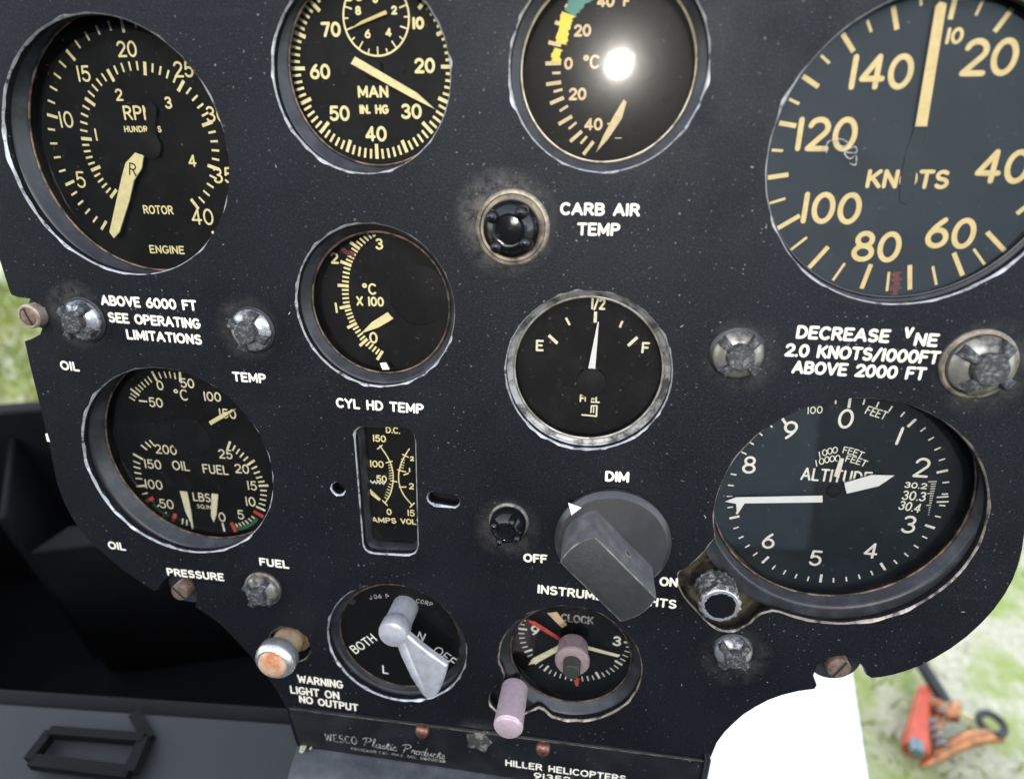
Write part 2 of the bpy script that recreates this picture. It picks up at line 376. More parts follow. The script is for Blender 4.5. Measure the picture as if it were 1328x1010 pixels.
class Thing:
    """an Empty at the thing's base; its parts are meshes parented to it"""
    def __init__(s, name, label, cat, at=(0, 0, 0), group=None, frame=W, unit=.001):
        o = bpy.data.objects.new(name, None); COL.objects.link(o); o.empty_display_size = .01
        o.matrix_world = frame @ Matrix.Translation(Vector(at) * unit)
        o['label'] = label; o['category'] = cat
        if group: o['group'] = group
        s.o = o; s.at = Vector(at); s.unit = unit
    def part(s, name, mb, mats, parent=None, label=None, ang=35):
        me = bpy.data.meshes.new(name)
        me.from_pydata([((Vector(v) - s.at) * s.unit) for v in mb.v], [], mb.f)
        mats = mats if isinstance(mats, (list, tuple)) else [mats]
        for m in mats: me.materials.append(M[m] if isinstance(m, str) else m)
        for p, i in zip(me.polygons, mb.mi): p.material_index = i
        bm = bmesh.new(); bm.from_mesh(me); bmesh.ops.recalc_face_normals(bm, faces=bm.faces) if ang else None; bm.to_mesh(me); bm.free()
        me.shade_smooth()
        if ang: me.set_sharp_from_angle(angle=math.radians(ang))
        o = bpy.data.objects.new(name, me); COL.objects.link(o); o.parent = parent or s.o
        if label: o['label'] = label
        return o

# ------------------------------------------------------------------ engraver's single-stroke lettering
def _g():
    G = {}
    G['0'] = (.58, [A(.29, .5, .28, .5, 90, 450, 28)])
    G['1'] = (.10, [[(.05, 0), (.05, 1)]])
    G['2'] = (.56, [A(.28, .72, .26, .28, 165, -38, 14) + [(.02, 0)], [(.02, 0), (.57, 0)]])
    G['3'] = (.54, [A(.26, .76, .23, .24, 150, -90, 14), A(.26, .26, .27, .26, 90, -155, 16)])
    G['4'] = (.58, [[(.42, 0), (.42, 1)], [(.42, 1), (0, .27)], [(0, .27), (.58, .27)]])
    G['5'] = (.54, [[(.5, 1), (.1, 1)], [(.1, 1), (.06, .55)], A(.26, .32, .27, .32, 140, -150, 16)])
    G['6'] = (.56, [A(.28, .31, .27, .31, 90, 450, 24), smooth_path([(.42, 1), (.2, .75), (.05, .48), (.01, .31)], 4)])
    G['7'] = (.52, [[(0, 1), (.52, 1)], [(.52, 1), (.18, 0)]])
    G['8'] = (.56, [A(.28, .76, .22, .24, 90, 450, 22), A(.28, .26, .27, .26, 90, 450, 24)])
    G['9'] = (.56, [[(.56 - x, 1 - y) for x, y in st] for st in G['6'][1]])
    G['A'] = (.68, [[(0, 0), (.34, 1)], [(.34, 1), (.68, 0)], [(.12, .33), (.56, .33)]])
    G['B'] = (.58, [[(.03, 0), (.03, 1)], [(.03, 1), (.3, 1)] + A(.30, .765, .23, .235, 90, -90, 10) + [(.03, .53)], [(.3, .53)] + A(.3, .265, .27, .265, 90, -90, 10) + [(.03, 0)]])
    G['C'] = (.62, [A(.34, .5, .33, .5, 48, 312, 24)])
    G['D'] = (.62, [[(.03, 0), (.03, 1)], [(.03, 1), (.22, 1)] + A(.22, .5, .39, .5, 90, -90, 16) + [(.03, 0)]])
    G['E'] = (.52, [[(.03, 0), (.03, 1)], [(.03, 1), (.52, 1)], [(.03, .52), (.44, .52)], [(.03, 0), (.52, 0)]])
    G['F'] = (.50, [[(.03, 0), (.03, 1)], [(.03, 1), (.5, 1)], [(.03, .52), (.42, .52)]])
    G['G'] = (.66, [A(.34, .5, .33, .5, 50, 345, 24) + [(.66, .45)], [(.66, .45), (.4, .45)]])
    G['H'] = (.60, [[(.03, 0), (.03, 1)], [(.57, 0), (.57, 1)], [(.03, .52), (.57, .52)]])
    G['I'] = (.06, [[(.03, 0), (.03, 1)]])
    G['J'] = (.42, [[(.39, 1), (.39, .25)] + A(.2, .22, .19, .22, 0, -170, 10)])
    G['K'] = (.60, [[(.03, 0), (.03, 1)], [(.56, 1), (.03, .4)], [(.2, .58), (.6, 0)]])
    G['L'] = (.48, [[(.03, 1), (.03, 0)], [(.03, 0), (.48, 0)]])
    G['M'] = (.74, [[(.03, 0), (.03, 1)], [(.03, 1), (.37, .2)], [(.37, .2), (.71, 1)], [(.71, 1), (.71, 0)]])
    G['N'] = (.62, [[(.03, 0), (.03, 1)], [(.03, 1), (.59, 0)], [(.59, 0), (.59, 1)]])
    G['O'] = (.70, [A(.35, .5, .34, .5, 90, 450, 28)])
    G['P'] = (.56, [[(.03, 0), (.03, 1)], [(.03, 1), (.28, 1)] + A(.28, .74, .26, .26, 90, -90, 12) + [(.03, .48)]])
    G['Q'] = (.70, [A(.35, .5, .34, .5, 90, 450, 28), [(.42, .25), (.7, -.05)]])
    G['R'] = (.58, [[(.03, 0), (.03, 1)], [(.03, 1), (.28, 1)] + A(.28, .75, .25, .25, 90, -90, 12) + [(.03, .5)], [(.28, .5), (.58, 0)]])
    G['S'] = (.56, [A(.28, .76, .24, .24, 40, 270, 14) + A(.28, .26, .26, .26, 90, -145, 14)])
    G['T'] = (.58, [[(.29, 0), (.29, 1)], [(0, 1), (.58, 1)]])
    G['U'] = (.60, [[(.03, 1), (.03, .3)] + A(.3, .28, .27, .28, 180, 360, 14) + [(.57, 1)]])
    G['V'] = (.64, [[(0, 1), (.32, 0)], [(.32, 0), (.64, 1)]])
    G['W'] = (.90, [[(0, 1), (.22, 0)], [(.22, 0), (.45, .85)], [(.45, .85), (.68, 0)], [(.68, 0), (.9, 1)]])
    G['X'] = (.58, [[(0, 0), (.58, 1)], [(0, 1), (.58, 0)]])
    G['Y'] = (.60, [[(0, 1), (.3, .48)], [(.6, 1), (.3, .48)], [(.3, .48), (.3, 0)]])
    G['Z'] = (.56, [[(0, 1), (.56, 1)], [(.56, 1), (0, 0)], [(0, 0), (.56, 0)]])
    G['/'] = (.42, [[(0, -.08), (.42, 1.05)]])
    G['.'] = (.06, [[(.03, 0), (.03, .03)]])
    G['-'] = (.40, [[(0, .48), (.4, .48)]])
    G['\u00b0'] = (.30, [A(.15, .84, .14, .15, 90, 450, 16)])
    G[' '] = (.34, [])
    # a running script for the maker's name
    S = {'P': (.62, [smooth_path([(.1, 0), (.2, .5), (.28, .95)], 3), smooth_path([(.02, .75), (.2, 1.0), (.55, .98), (.56, .68), (.3, .5), (.2, .55)], 4)]),
         'l': (.26, [smooth_path([(0, .05), (.16, .5), (.26, .95), (.18, 1.0), (.12, .6), (.12, .1), (.18, 0), (.28, .1)], 4)]),
         'a': (.40, [smooth_path([(.32, .42), (.16, .46), (.04, .2), (.1, 0), (.22, .08), (.34, .42), (.3, .1), (.34, 0), (.42, .08)], 4)]),
         's': (.28, [smooth_path([(0, .06), (.16, .46), (.22, .2), (.16, 0), (.06, .04)], 4)]),
         't': (.26, [smooth_path([(0, .06), (.2, .8), (.14, .1), (.2, 0), (.28, .08)], 4), [(.06, .55), (.3, .58)]]),
         'i': (.20, [smooth_path([(0, .06), (.13, .44), (.1, .08), (.15, 0), (.22, .08)], 4), [(.18, .66), (.19, .7)]]),
         'c': (.30, [smooth_path([(.24, .36), (.16, .46), (.04, .22), (.1, 0), (.3, .08)], 4)]),
         'r': (.28, [smooth_path([(0, .06), (.1, .48), (.14, .4), (.24, .42), (.2, .1), (.3, .08)], 4)]),
         'o': (.34, [smooth_path([(.2, .46), (.06, .34), (.06, .04), (.2, .02), (.28, .26), (.2, .46), (.36, .4)], 4)]),
         'd': (.42, [smooth_path([(.3, .4), (.14, .46), (.04, .18), (.12, 0), (.24, .12), (.44, 1.0), (.3, .1), (.36, 0), (.44, .08)], 4)]),
         'u': (.38, [smooth_path([(0, .2), (.08, .46), (.06, .06), (.16, .02), (.3, .46), (.28, .06), (.32, 0), (.4, .08)], 4)]),
         ' ': (.34, [])}
    return G, S
GL, SCRIPT = _g()

def lay(text, font=GL, gap=.20):
    x = 0; out = []
    for ch in text:
        w, sts = font[ch]
        for st in sts: out.append([(x + a, b) for a, b in st])
        x += w + gap
    return out, x - gap

def write_line(mb, text, a, b, cap, sw, z, font=GL, gap=.20, dz=.006):
    """text whose baseline runs from a to b (mm on the panel), capital height cap"""
    sts, wd = lay(text, font, gap)
    ax = Vector((b[0] - a[0], b[1] - a[1])); Lg = ax.length; ax.normalize(); ay = Vector((-ax.y, ax.x))
    ins = sw / 2; sx = (Lg - sw) / max(wd, .01)
    for k, st in enumerate(sts):
        q = [(a[0] + ax.x * (ins + x * sx) + ay.x * (ins + y * (cap - sw)), a[1] + ax.y * (ins + x * sx) + ay.y * (ins + y * (cap - sw))) for x, y in st]
        mb.ribbon(q, sw, z + dz * (k % 7))

def write_at(mb, text, c, cap, sw, z, rot=0., stretch=1., font=GL, gap=.22):
    sts, wd = lay(text, font, gap); h = cap
    ax = (math.cos(rot), math.sin(rot)); ay = (-ax[1], ax[0])
    for k, st in enumerate(sts):
        q = []
        for x, y in st:
            u = (x - wd / 2) * h * stretch; v = (y - .5) * (h - sw)
            q.append((c[0] + ax[0] * u + ay[0] * v, c[1] + ax[1] * u + ay[1] * v))
        mb.ribbon(q, sw, z + .006 * (k % 7))

# ------------------------------------------------------------------ gauge layout: centre, cutout radius (mm)
GA = dict(rpm=((-164.4, 7.1), 41.0), man=((-75.7, 29.8), 28.4), carb=((-.2, 31.3), 28.7), asi=((90.6, 7.3), 42.2), cyl=((-75.9, -43.0), 28.4),
          fuel=((-1.1, -62.7), 28.2), oil=((-163.1, -110.2), 40.7), alt=((91.4, -110.6), 44.4), mag=((-75.6, -187.9), 30.3), clock=((-1.9, -188.6), 29.1))

def circle(c, r, n=160): return [(c[0] + r * math.cos(2 * PI * i / n), c[1] + r * math.sin(2 * PI * i / n)) for i in range(n)]
def bulged(c, r, bulge):
    """round cutout joined with the ear left open for its knob"""
    b = [P(x, y)[:2] for x, y in bulge]
    a0 = math.atan2(b[0][1] - c[1], b[0][0] - c[0]); a1 = math.atan2(b[-1][1] - c[1], b[-1][0] - c[0])
    b = smooth_path(b, 5)
    while a1 > a0: a1 -= 2 * PI
    # the ear runs counter-clockwise from b[0] to b[-1]; the circle closes the rest
    s = a1; e = a0 if a0 > a1 else a0 + 2 * PI
    if e - s < PI: s, e = e, s + 2 * PI
    arc = [(c[0] + r * math.cos(s + (e - s) * i / 90), c[1] + r * math.sin(s + (e - s) * i / 90)) for i in range(1, 90)]
    if math.hypot(arc[0][0] - b[-1][0], arc[0][1] - b[-1][1]) > math.hypot(arc[-1][0] - b[-1][0], arc[-1][1] - b[-1][1]): arc = arc[::-1]
    return ccw(b + arc)
ALT_EAR = [(921, 707), (909, 722), (893, 735), (880, 746), (885, 769), (902, 790), (923, 811), (945, 818.5), (969, 810), (984, 797), (1002, 791.5)]
CLOCK_EAR = [(651, 866), (654, 880), (643, 890), (635, 903), (637, 915), (650, 926), (671, 928), (688, 922), (700, 917), (712, 926)]
HOLES = {}
for k, (c, r) in GA.items():
    HOLES[k] = circle(c, r)
HOLES['alt'] = bulged(*GA['alt'], ALT_EAR); HOLES['clock'] = bulged(*GA['clock'], CLOCK_EAR)
def rrect(corners, r=4.0, n=6):
    out = []; m = len(corners)
    for i in range(m):
        p, q, s = Vector(corners[i - 1]), Vector(corners[i]), Vector(corners[(i + 1) % m])
        u = (p - q).normalized(); w = (s - q).normalized()
        for k in range(n + 1):
            t = k / n; a = q + u * r; b = q + w * r
            out.append(tuple((a * (1 - t) ** 2 + q * 2 * t * (1 - t) + b * t * t)))
    return ccw(out)
AMP = [P(x, y)[:2] for x, y in ((459, 553), (537, 556), (541.5, 720), (472, 717))]
HOLES['amp'] = rrect(AMP, 5)
sc_, ss_ = P(438, 634), P(575, 648)
HOLES['pin'] = circle(sc_, 2.6, 24)
HOLES['slot'] = ccw([(ss_[0] + sg * 3.6 + 2.6 * math.cos(t), ss_[1] - sg * .25 + 2.6 * math.sin(t)) for sg, a in ((1, -90), (-1, 90)) for t in [math.radians(a + 15 * i) for i in range(13)]])
wl = P(375, 836); HOLES['warn'] = circle(wl, 9.4, 48)

OUT_PX = [(0, 341), (11, 376), (14, 383), (22, 386), (38, 388), (52, 398), (57, 417), (51, 433), (40, 439), (31, 442), (38, 474), (49, 518), (60.6, 566), (73, 626), (82, 651), (93, 672),
          (106, 691), (121, 707), (156, 737), (180, 754), (199.5, 766.7), (206, 765), (210, 757), (218, 748), (234, 744), (248, 752), (254, 768), (252.5, 787), (268, 797), (283, 808), (298, 822), (313, 838), (329, 856),
          (343, 873.7), (357, 893), (364, 905), (371, 919), (377, 944), (384, 965), (389, 985), (905, 1040), (914, 1005), (921, 986), (930.5, 963), (940, 950), (951.6, 938.5), (965, 926.5), (980, 917), (997, 908), (1015, 901.5), (1036, 896.5),
          (1057, 893.7), (1060, 889), (1055.5, 877), (1061, 862), (1075, 853), (1092, 850), (1110, 855), (1121, 867), (1124, 876), (1130, 879.5), (1142, 878.6), (1160, 875), (1177, 869.8), (1195, 863), (1212.4, 854), (1234, 841),
          (1254.7, 825.7), (1274, 808), (1290, 790.5), (1304, 771), (1314.6, 751.7), (1322, 732), (1327, 712), (1333, 670)]
outline = [P(x, y)[:2] for x, y in OUT_PX]
outline += [(148, -80), (149, -20), (147, 40), (138, 78), (120, 92), (60, 98), (-60, 98), (-170, 96), (-205, 88), (-222, 70), (-226, 30)]
outline = ccw(outline)

# ------------------------------------------------------------------ SETTING (world metres)
GZ = -0.98
IDW = Matrix.Identity(4)
def structure(name, mb, m):
    me = bpy.data.meshes.new(name); me.from_pydata(mb.v, [], mb.f); me.materials.append(m)
    o = bpy.data.objects.new(name, me); COL.objects.link(o); o['kind'] = 'structure'; return o
def mat_ground():
    m = bpy.data.materials.new('pale_gravel_and_moss'); m.use_nodes = True
    t = m.node_tree; b = t.nodes['Principled BSDF']; L = t.links.new; tc = nd(t, 'ShaderNodeTexCoord')
    def nz(s, d=6):
        n = nd(t, 'ShaderNodeTexNoise', Scale=s, Detail=d, Roughness=.65); L(tc.outputs['Object'], n.inputs[0]); return n.outputs['Fac']
    def mx(f, lo, hi, ca, cb):
        r = nd(t, 'ShaderNodeMapRange'); r.inputs['From Min'].default_value = lo; r.inputs['From Max'].default_value = hi; L(f, r.inputs['Value'])
        x = nd(t, 'ShaderNodeMix', data_type='RGBA'); L(r.outputs[0], x.inputs[0])
        for i, c in ((6, ca), (7, cb)):
            if isinstance(c, tuple): x.inputs[i].default_value = (*c, 1)
            else: L(c, x.inputs[i])
        return x.outputs[2]
    c = mx(nz(90), .35, .65, (.47, .45, .30), (.68, .65, .48))
    c = mx(nz(9), .44, .60, c, (.33, .40, .10))
    c = mx(nz(16), .62, .70, c, (.30, .24, .15))
    L(c, b.inputs['Base Color']); b.inputs['Roughness'].default_value = .9
    bp = nd(t, 'ShaderNodeBump', Strength=.8, Distance=.01); L(nz(120), bp.inputs['Height']); L(bp.outputs[0], b.inputs['Normal'])
    return m
structure('ground', MB().add([(-300, -300, GZ), (300, -300, GZ), (300, 300, GZ), (-300, 300, GZ)], [(0, 1, 2, 3)]), mat_ground())

# short grass among the gravel, thick on the left
gm = mat('short_green_grass', (.17, .23, .025), .6, 0, (.30, .30, .06), 3, .4, .65, 3)
g = MB()
for i in range(36000):
    if i % 5:
        x = random.uniform(-2.6, -.35); y = random.uniform(.5, 2.6); hh = random.uniform(.02, .055)
    else:
        x = random.uniform(.15, 1.0); y = random.uniform(-.45, .9); hh = random.uniform(.012, .03)
        if math.sin(x * 9 + 1.3) * math.sin(y * 8) + random.uniform(-.6, .6) < .15: continue
    a = random.uniform(0, PI); w = .0025; l = random.uniform(-.02, .02); l2 = random.uniform(-.02, .02)
    g.add([(x - w * math.cos(a), y - w * math.sin(a), GZ), (x + w * math.cos(a), y + w * math.sin(a), GZ), (x + l, y + l2, GZ + hh)], [(0, 1, 2)])
go = structure('grass', g, gm); go['kind'] = 'stuff'; go['label'] = 'short green grass growing through the pale gravel'; go['category'] = 'grass'

# white painted cabin floor pan
FZ = -0.56
e0 = ground_hit(1108, 880, FZ); e1 = ground_hit(1128, 1012, FZ)
dd = (e1 - e0); ea = e0 - dd * 2.2; eb = e1 + dd * 2.5
fl = Thing('cabin_floor', 'blank white painted floor sheet seen below the curved lower right edge of the instrument panel', 'floor panel', (0, 0, FZ), frame=IDW, unit=1)
lp = ccw([(ea.x, ea.y), (eb.x, eb.y), (-.62, eb.y), (-.62, ea.y)])
fl.part('floor_sheet', MB().prism(lp, FZ - .02, FZ, .004), 'white_sheet')
fl.part('floor_beam', MB().box((-.5, -.1, GZ), (-.42, .2, FZ - .021)).box((.0, -.1, GZ), (.08, .2, FZ - .021)), 'case')

# added, unseen: bulkhead and bench for gauge reflections, pierced dark wall shaping the sunlight
bk = Thing('added_bulkhead', 'unseen low dark bulkhead added behind the viewpoint to darken the lower gauge reflections', 'bulkhead', (0, -.95, GZ), frame=IDW, unit=1)
bk.part('bulkhead_sheet', MB().box((-1.35, -.97, GZ), (.85, -.95, .02)), 'cabin')
st_ = Thing('added_bench', 'unseen dark blue grey bench added below the viewpoint to darken the lower gauge reflections', 'bench', (0, -.6, GZ), frame=IDW, unit=1)
st_.part('seat_cushion', MB().prism([(-1.1, -.90), (.7, -.90), (.7, -.34), (-1.1, -.34)], -.54, -.40, .04), 'seat')
st_.part('seat_base', MB().box((-1.05, -.88, GZ), (.65, -.38, -.541)), 'cabin')
st_.part('veil_reflector', MB().box((.20, -.945, -.395), (.40, -.905, -.06)), 'veil_reflector')  # pale sheet added to mirror a bluish wedge in the altimeter glass
WY = -12.0
wcn = W3 @ Vector((.0032, .0322, 0)); wcn = wcn + SUN_DIR * ((WY - wcn.y) / SUN_DIR.y)
def bulk():
    bm = bmesh.new()
    o = [(-24, GZ), (2.3, GZ), (2.3, 8.2), (-24, 8.2)]
    h = [(wcn.x + .13 * math.cos(2 * PI * i / 40), wcn.z + .13 * math.sin(2 * PI * i / 40)) for i in range(40)]  # hole sized to let only a soft pool of sun reach the panel
    es = []
    for lp in (o, h):
        vs = [bm.verts.new((x, WY, z)) for x, z in lp]
        for i in range(len(vs)): es.append(bm.edges.new((vs[i - 1], vs[i])))
    bmesh.ops.triangle_fill(bm, use_beauty=True, use_dissolve=False, edges=es, normal=(0, 1, 0))
    r = bmesh.ops.extrude_face_region(bm, geom=bm.faces[:])
    for v in r['geom']:
        if isinstance(v, bmesh.types.BMVert): v.co.y -= .04
    mb = MB(); bm.verts.index_update(); mb.add([tuple(v.co) for v in bm.verts], [[v.index for v in f.verts] for f in bm.faces]); bm.free(); return mb
hw_ = Thing('backdrop', 'unseen dark backdrop added far behind the viewpoint, its round hole shaping the sun', 'backdrop', (0, WY, GZ), frame=IDW, unit=1)
M['backdrop'] = mat('blue_grey_reflector', (.5, .6, .74), .6, 0, (.36, .44, .55), 1.2, .4, .7)
hw_.part('sun_mask', bulk(), 'cabin')  # unseen sheet added to mask the sun and darken glass reflections
hw_.part('haze_reflector', MB().box((2.31, WY - .04, GZ), (20, WY, 7.8)), 'backdrop')  # unseen sheet added to give the airspeed glass its bluish haze

# open black storage box, its grey lid folded towards the viewer
RZ = -0.30
bl = ground_hit(-60, 527, RZ); br = ground_hit(60, 518, RZ)
fl_ = ground_hit(-10, 917, RZ); fr_ = ground_hit(378, 944, RZ)
bx = Thing('storage_box', 'open black storage box with a dark grey lid, left of the panel', 'storage box', (-.3, .1, FZ), frame=IDW, unit=1)
fd = Vector(fr_ - fl_).normalized(); bd = Vector(br - bl).normalized()
def ext(p, d, t): q = p + d * t; return (q.x, q.y)
F0, F1 = ext(fl_, fd, -.14), ext(fr_, fd, .015); B0, B1 = ext(bl, bd, -.12), ext(br, bd, .28)
def wall(mb, a, b, t, z0, z1):
    n = Vector((b[1] - a[1], a[0] - b[0])).normalized() * t
    mb.prism(ccw([a, b, (b[0] + n.x, b[1] + n.y), (a[0] + n.x, a[1] + n.y)]), z0, z1, .003)
m_ = MB(); wall(m_, B0, B1, .02, FZ + .002, RZ); bx.part('back_wall', m_, 'case')
m_ = MB(); wall(m_, F0, F1, -.012, FZ + .002, RZ); bx.part('front_wall', m_, 'case')
m_ = MB(); wall(m_, F1, B1, .012, FZ + .002, RZ - .002); bx.part('side_wall', m_, 'case')
m_ = MB(); wall(m_, F0, B0, -.012, FZ + .002, RZ - .002); bx.part('side_wall', m_, 'case')
bx.part('box_floor', MB().prism(ccw([F0, F1, B1, B0]), FZ + .001, FZ + .012), 'case')
# inner ledge
s0 = ground_hit(36, 716, RZ - .055); s1 = ground_hit(260, 690, RZ - .055); s2 = ground_hit(100, 702, RZ - .055); 
m_ = MB(); dv = Vector((-.012, .05, 0))
m_.prism(ccw([(s0.x, s0.y), (s1.x, s1.y), (s1.x - .0, s1.y + .03), (s0.x + .012, s0.y + .034)]), FZ + .02, RZ - .055, .004); bx.part('inner_ledge', m_, 'case')
u0 = ground_hit(16, 540, RZ - .02); u1 = ground_hit(28, 700, RZ - .06)
m_ = MB(); wall(m_, (u0.x, u0.y), (u1.x, u1.y), .006, FZ + .02, RZ - .03); bx.part('divider', m_, 'case')
# lid
n_ = Vector((fd.y, -fd.x, 0)); n_ = n_ if n_.y < 0 else -n_
lidd = MB(); a = Vector((*F0, RZ + .004)); b = Vector((*F1, RZ + .004)); dn = n_ * .16 + Vector((0, 0, -.015))
lidd.add([a, b, b + dn, a + dn, a + Vector((0, 0, -.008)), b + Vector((0, 0, -.008)), b + dn + Vector((0, 0, -.008)), a + dn + Vector((0, 0, -.008))],
         [(0, 1, 2, 3), (7, 6, 5, 4), (0, 4, 5, 1), (1, 5, 6, 2), (2, 6, 7, 3), (3, 7, 4, 0)])
lid = bx.part('lid', lidd, 'lid')
def lidp(x, y, up=0.0):
    q = ground_hit(x, y, RZ + .004 - .015 * .25 + up); return q
hd = MB(); hp = [lidp(48, 1000, .004), lidp(68, 962, .016), lidp(76, 958, .018), lidp(178, 966, .018), lidp(186, 970, .016), lidp(180, 1008, .004)]
hd2 = MB(); q = [lidp(42, 990, .004), lidp(70, 953, .004), lidp(190, 962, .004), lidp(172, 1006, .004)]
def rail(mb, p, q_, w, h):
    p = Vector(p); q_ = Vector(q_); d = (q_ - p).normalized(); s_ = d.cross(Vector((0, 0, 1))).normalized() * w / 2; z = Vector((0, 0, h))
    v = [p - s_, q_ - s_, q_ + s_, p + s_]; mb.add(v + [k + z for k in v], [(3, 2, 1, 0), (4, 5, 6, 7), (0, 1, 5, 4), (1, 2, 6, 5), (2, 3, 7, 6), (3, 0, 4, 7)])
rail(hd2, q[0], q[1], .005, .0060); rail(hd2, q[1], q[2], .0045, .0064); rail(hd2, q[2], q[3], .006, .0061); rail(hd2, q[0] + Vector((.002, 0, 0)), q[3], .006, .0058)
bx.part('handle', hd2, 'case')
rb = MB(); rail(rb, lidp(178, 930, .001), lidp(197, 964, .001), .006, .006); bx.part('hinge', rb, 'case')

# ------------------------------------------------------------------ INSTRUMENT PANEL
pn = Thing('instrument_panel', 'worn matt black instrument panel with round cutouts and white engraved lettering', 'instrument panel', (0, 0, 0))
def chip(n, seed):
    r = random.Random(seed); ph = [r.uniform(0, 6.28) for _ in range(6)]; jit = [r.uniform(-.04, .04) for _ in range(n)]
    def f(i):
        t = 2 * PI * i / n
        v = sum(math.sin(t * q + p) for q, p in zip((2, 5, 9, 14, 23, 31), ph)) / 3
        return   .36 + max(0, v) * .5 + jit[i % n]
    return f
def panel_mesh():
    bm = bmesh.new()
    loops = [(outline, -1)] + [(ccw(h), 1) for h in HOLES.values()]
    es = []
    for li, (lp, sg) in enumerate(loops):
        o = offset(lp, -.35) if sg < 0 else offset(lp, chip(len(lp), li))
        vs = [bm.verts.new((x, y, 0)) for x, y in o]
        for i in range(len(vs)): es.append(bm.edges.new((vs[i - 1], vs[i])))
    bmesh.ops.triangle_fill(bm, use_beauty=True, use_dissolve=False, edges=es, normal=(0, 0, 1))
    mb = MB(); bm.verts.index_update()
    mb.add([tuple(v.co) for v in bm.verts], [[v.index for v in f.verts] if f.normal.z >= 0 else [v.index for v in reversed(f.verts)] for f in bm.faces], 0)
    bm.free()
    T = 3.0
    tan = ('alt', 'clock', 'warn')
    for li, (key, (lp, sg)) in enumerate(zip(['outline'] + list(HOLES), loops)):
        n = len(lp); o = offset(lp, -.35) if sg < 0 else offset(lp, chip(n, li))
        rings = [(o, 0), (lp, -.7), (lp, -T)]
        dp = chip(n, li + 50)
        vs = [(x, y, z if z != -.7 or sg < 0 else -.3 - dp(i)) for l, z in rings for i, (x, y) in enumerate(l)]; fs = []
        for k in range(2):
            for i in range(n):
                j = (i + 1) % n; f = (k * n + i, k * n + j, (k + 1) * n + j, (k + 1) * n + i)
                fs.append(f if sg > 0 else f[::-1])
        # outline wants outward normals, cutouts inward ones
        fs = [f[::-1] for f in fs]
        mb.add(vs, fs, 0)
        if sg > 0: mb.mi[-2 * n:-n] = [2 if key in tan else 1] * n
    return mb
pm = panel_mesh()
plate = pn.part('panel_plate', pm, ['panel', 'edge', 'edge_tan'], ang=0)
bp_ = MB()
bp_.sheet(ccw(offset(outline, -14)), -32)

def legend(text, x0, y0, x1, y1, cap, sw=.62, z=.03, m='white', parent=None, font=GL, gap=.22, thing=None, name='legend'):
    mb = MB(); a, b = P(x0, y0, z), P(x1, y1, z)
    write_line(mb, text, a, b, cap, sw * (1.14 if m == 'white' else 1), z, font, gap)
    return (thing or pn).part(name, mb, m, parent, ang=0)
legend('CARB AIR', 726, 279, 829.5, 281, 3.9, .72)
legend('TEMP', 748, 305.5, 804, 306.5, 4.0, .72)
legend('CYL HD TEMP', 436, 528.5, 550, 537, 4.0, .74)
legend('ABOVE 6000 FT', 131.5, 396, 256, 403.5, 4.0, .80)
legend('SEE OPERATING', 141, 418, 261, 427, 4.0, .80)
legend('LIMITATIONS', 164.5, 440, 263, 447.5, 4.0, .80)
legend('OIL', 79, 479.5, 104, 482, 3.9, .76)
legend('TEMP', 302, 494.5, 346, 497.5, 3.9, .74)
legend('OIL', 141, 711.5, 164, 714, 4.0, .76)
legend('PRESSURE', 217, 746, 291.5, 753.5, 4.0, .76)
legend('FUEL', 336.5, 733, 375.5, 737.5, 4.0, .76)
legend('WARNING', 386, 884.5, 445.5, 893, 4.6, .74)
legend('LIGHT ON', 376.5, 898.5, 441, 907, 4.6, .74)
legend('NO OUTPUT', 388, 910.5, 465, 922.5, 4.4, .74)
legend('DECREASE', 1031, 439, 1152.5, 445, 4.4, .80)
legend('V', 1171, 438.5, 1183, 439, 3.6, .76)
legend('NE', 1183.5, 448.5, 1215, 450.2, 4.3, .80)
legend('2.0 KNOTS/1000FT', 1016.5, 462, 1217, 472.8, 4.4, .80)
legend('ABOVE 2000 FT', 1026, 484, 1199, 493.5, 4.4, .80)
legend('DIM', 784, 624, 816, 625.8, 4.3, .84)
legend('OFF', 678.5, 728.5, 710, 730.5, 4.0, .80)
legend('INSTRUMENT LIGHTS', 696.5, 769, 877, 789.5, 4.2, .76)
legend('ON', 854.5, 759.5, 879.0, 761.2, 4.2, .80)
# flaked chip of bare metal on the left edge and pale scratches
mb = MB(); cxy = P(62, 567, .04); mb.sheet(ccw([(cxy[0] - .9, cxy[1] - 1.9), (cxy[0] + .5, cxy[1] - 2.1), (cxy[0] + .3, cxy[1] + 1.9), (cxy[0] - .8, cxy[1] + 1.5)]), .04); pn.part('paint_chip', mb, 'white', ang=0)
for k in range(70):
    x, y, _ = P(random.uniform(20, 1320), random.uniform(20, 960), .0)
    if any(math.hypot(x - c[0], y - c[1]) < r + 2 for c, r in GA.values()): continue
    a = random.uniform(0, PI); l = random.uniform(.15, 1.3); w = random.uniform(.10, .26)
    d = (math.cos(a) * l / 2, math.sin(a) * l / 2)
    if x < -190 or y < -215 or (abs(x) > 100 and y < -150) or (x < -95 and y < -165): continue
    mb = MB(); mb.ribbon([(x - d[0], y - d[1]), (x, y + random.uniform(-.1, .1)), (x + d[0], y + d[1])], w, .035); pn.part('paint_chip', mb, 'white_dim', ang=0)

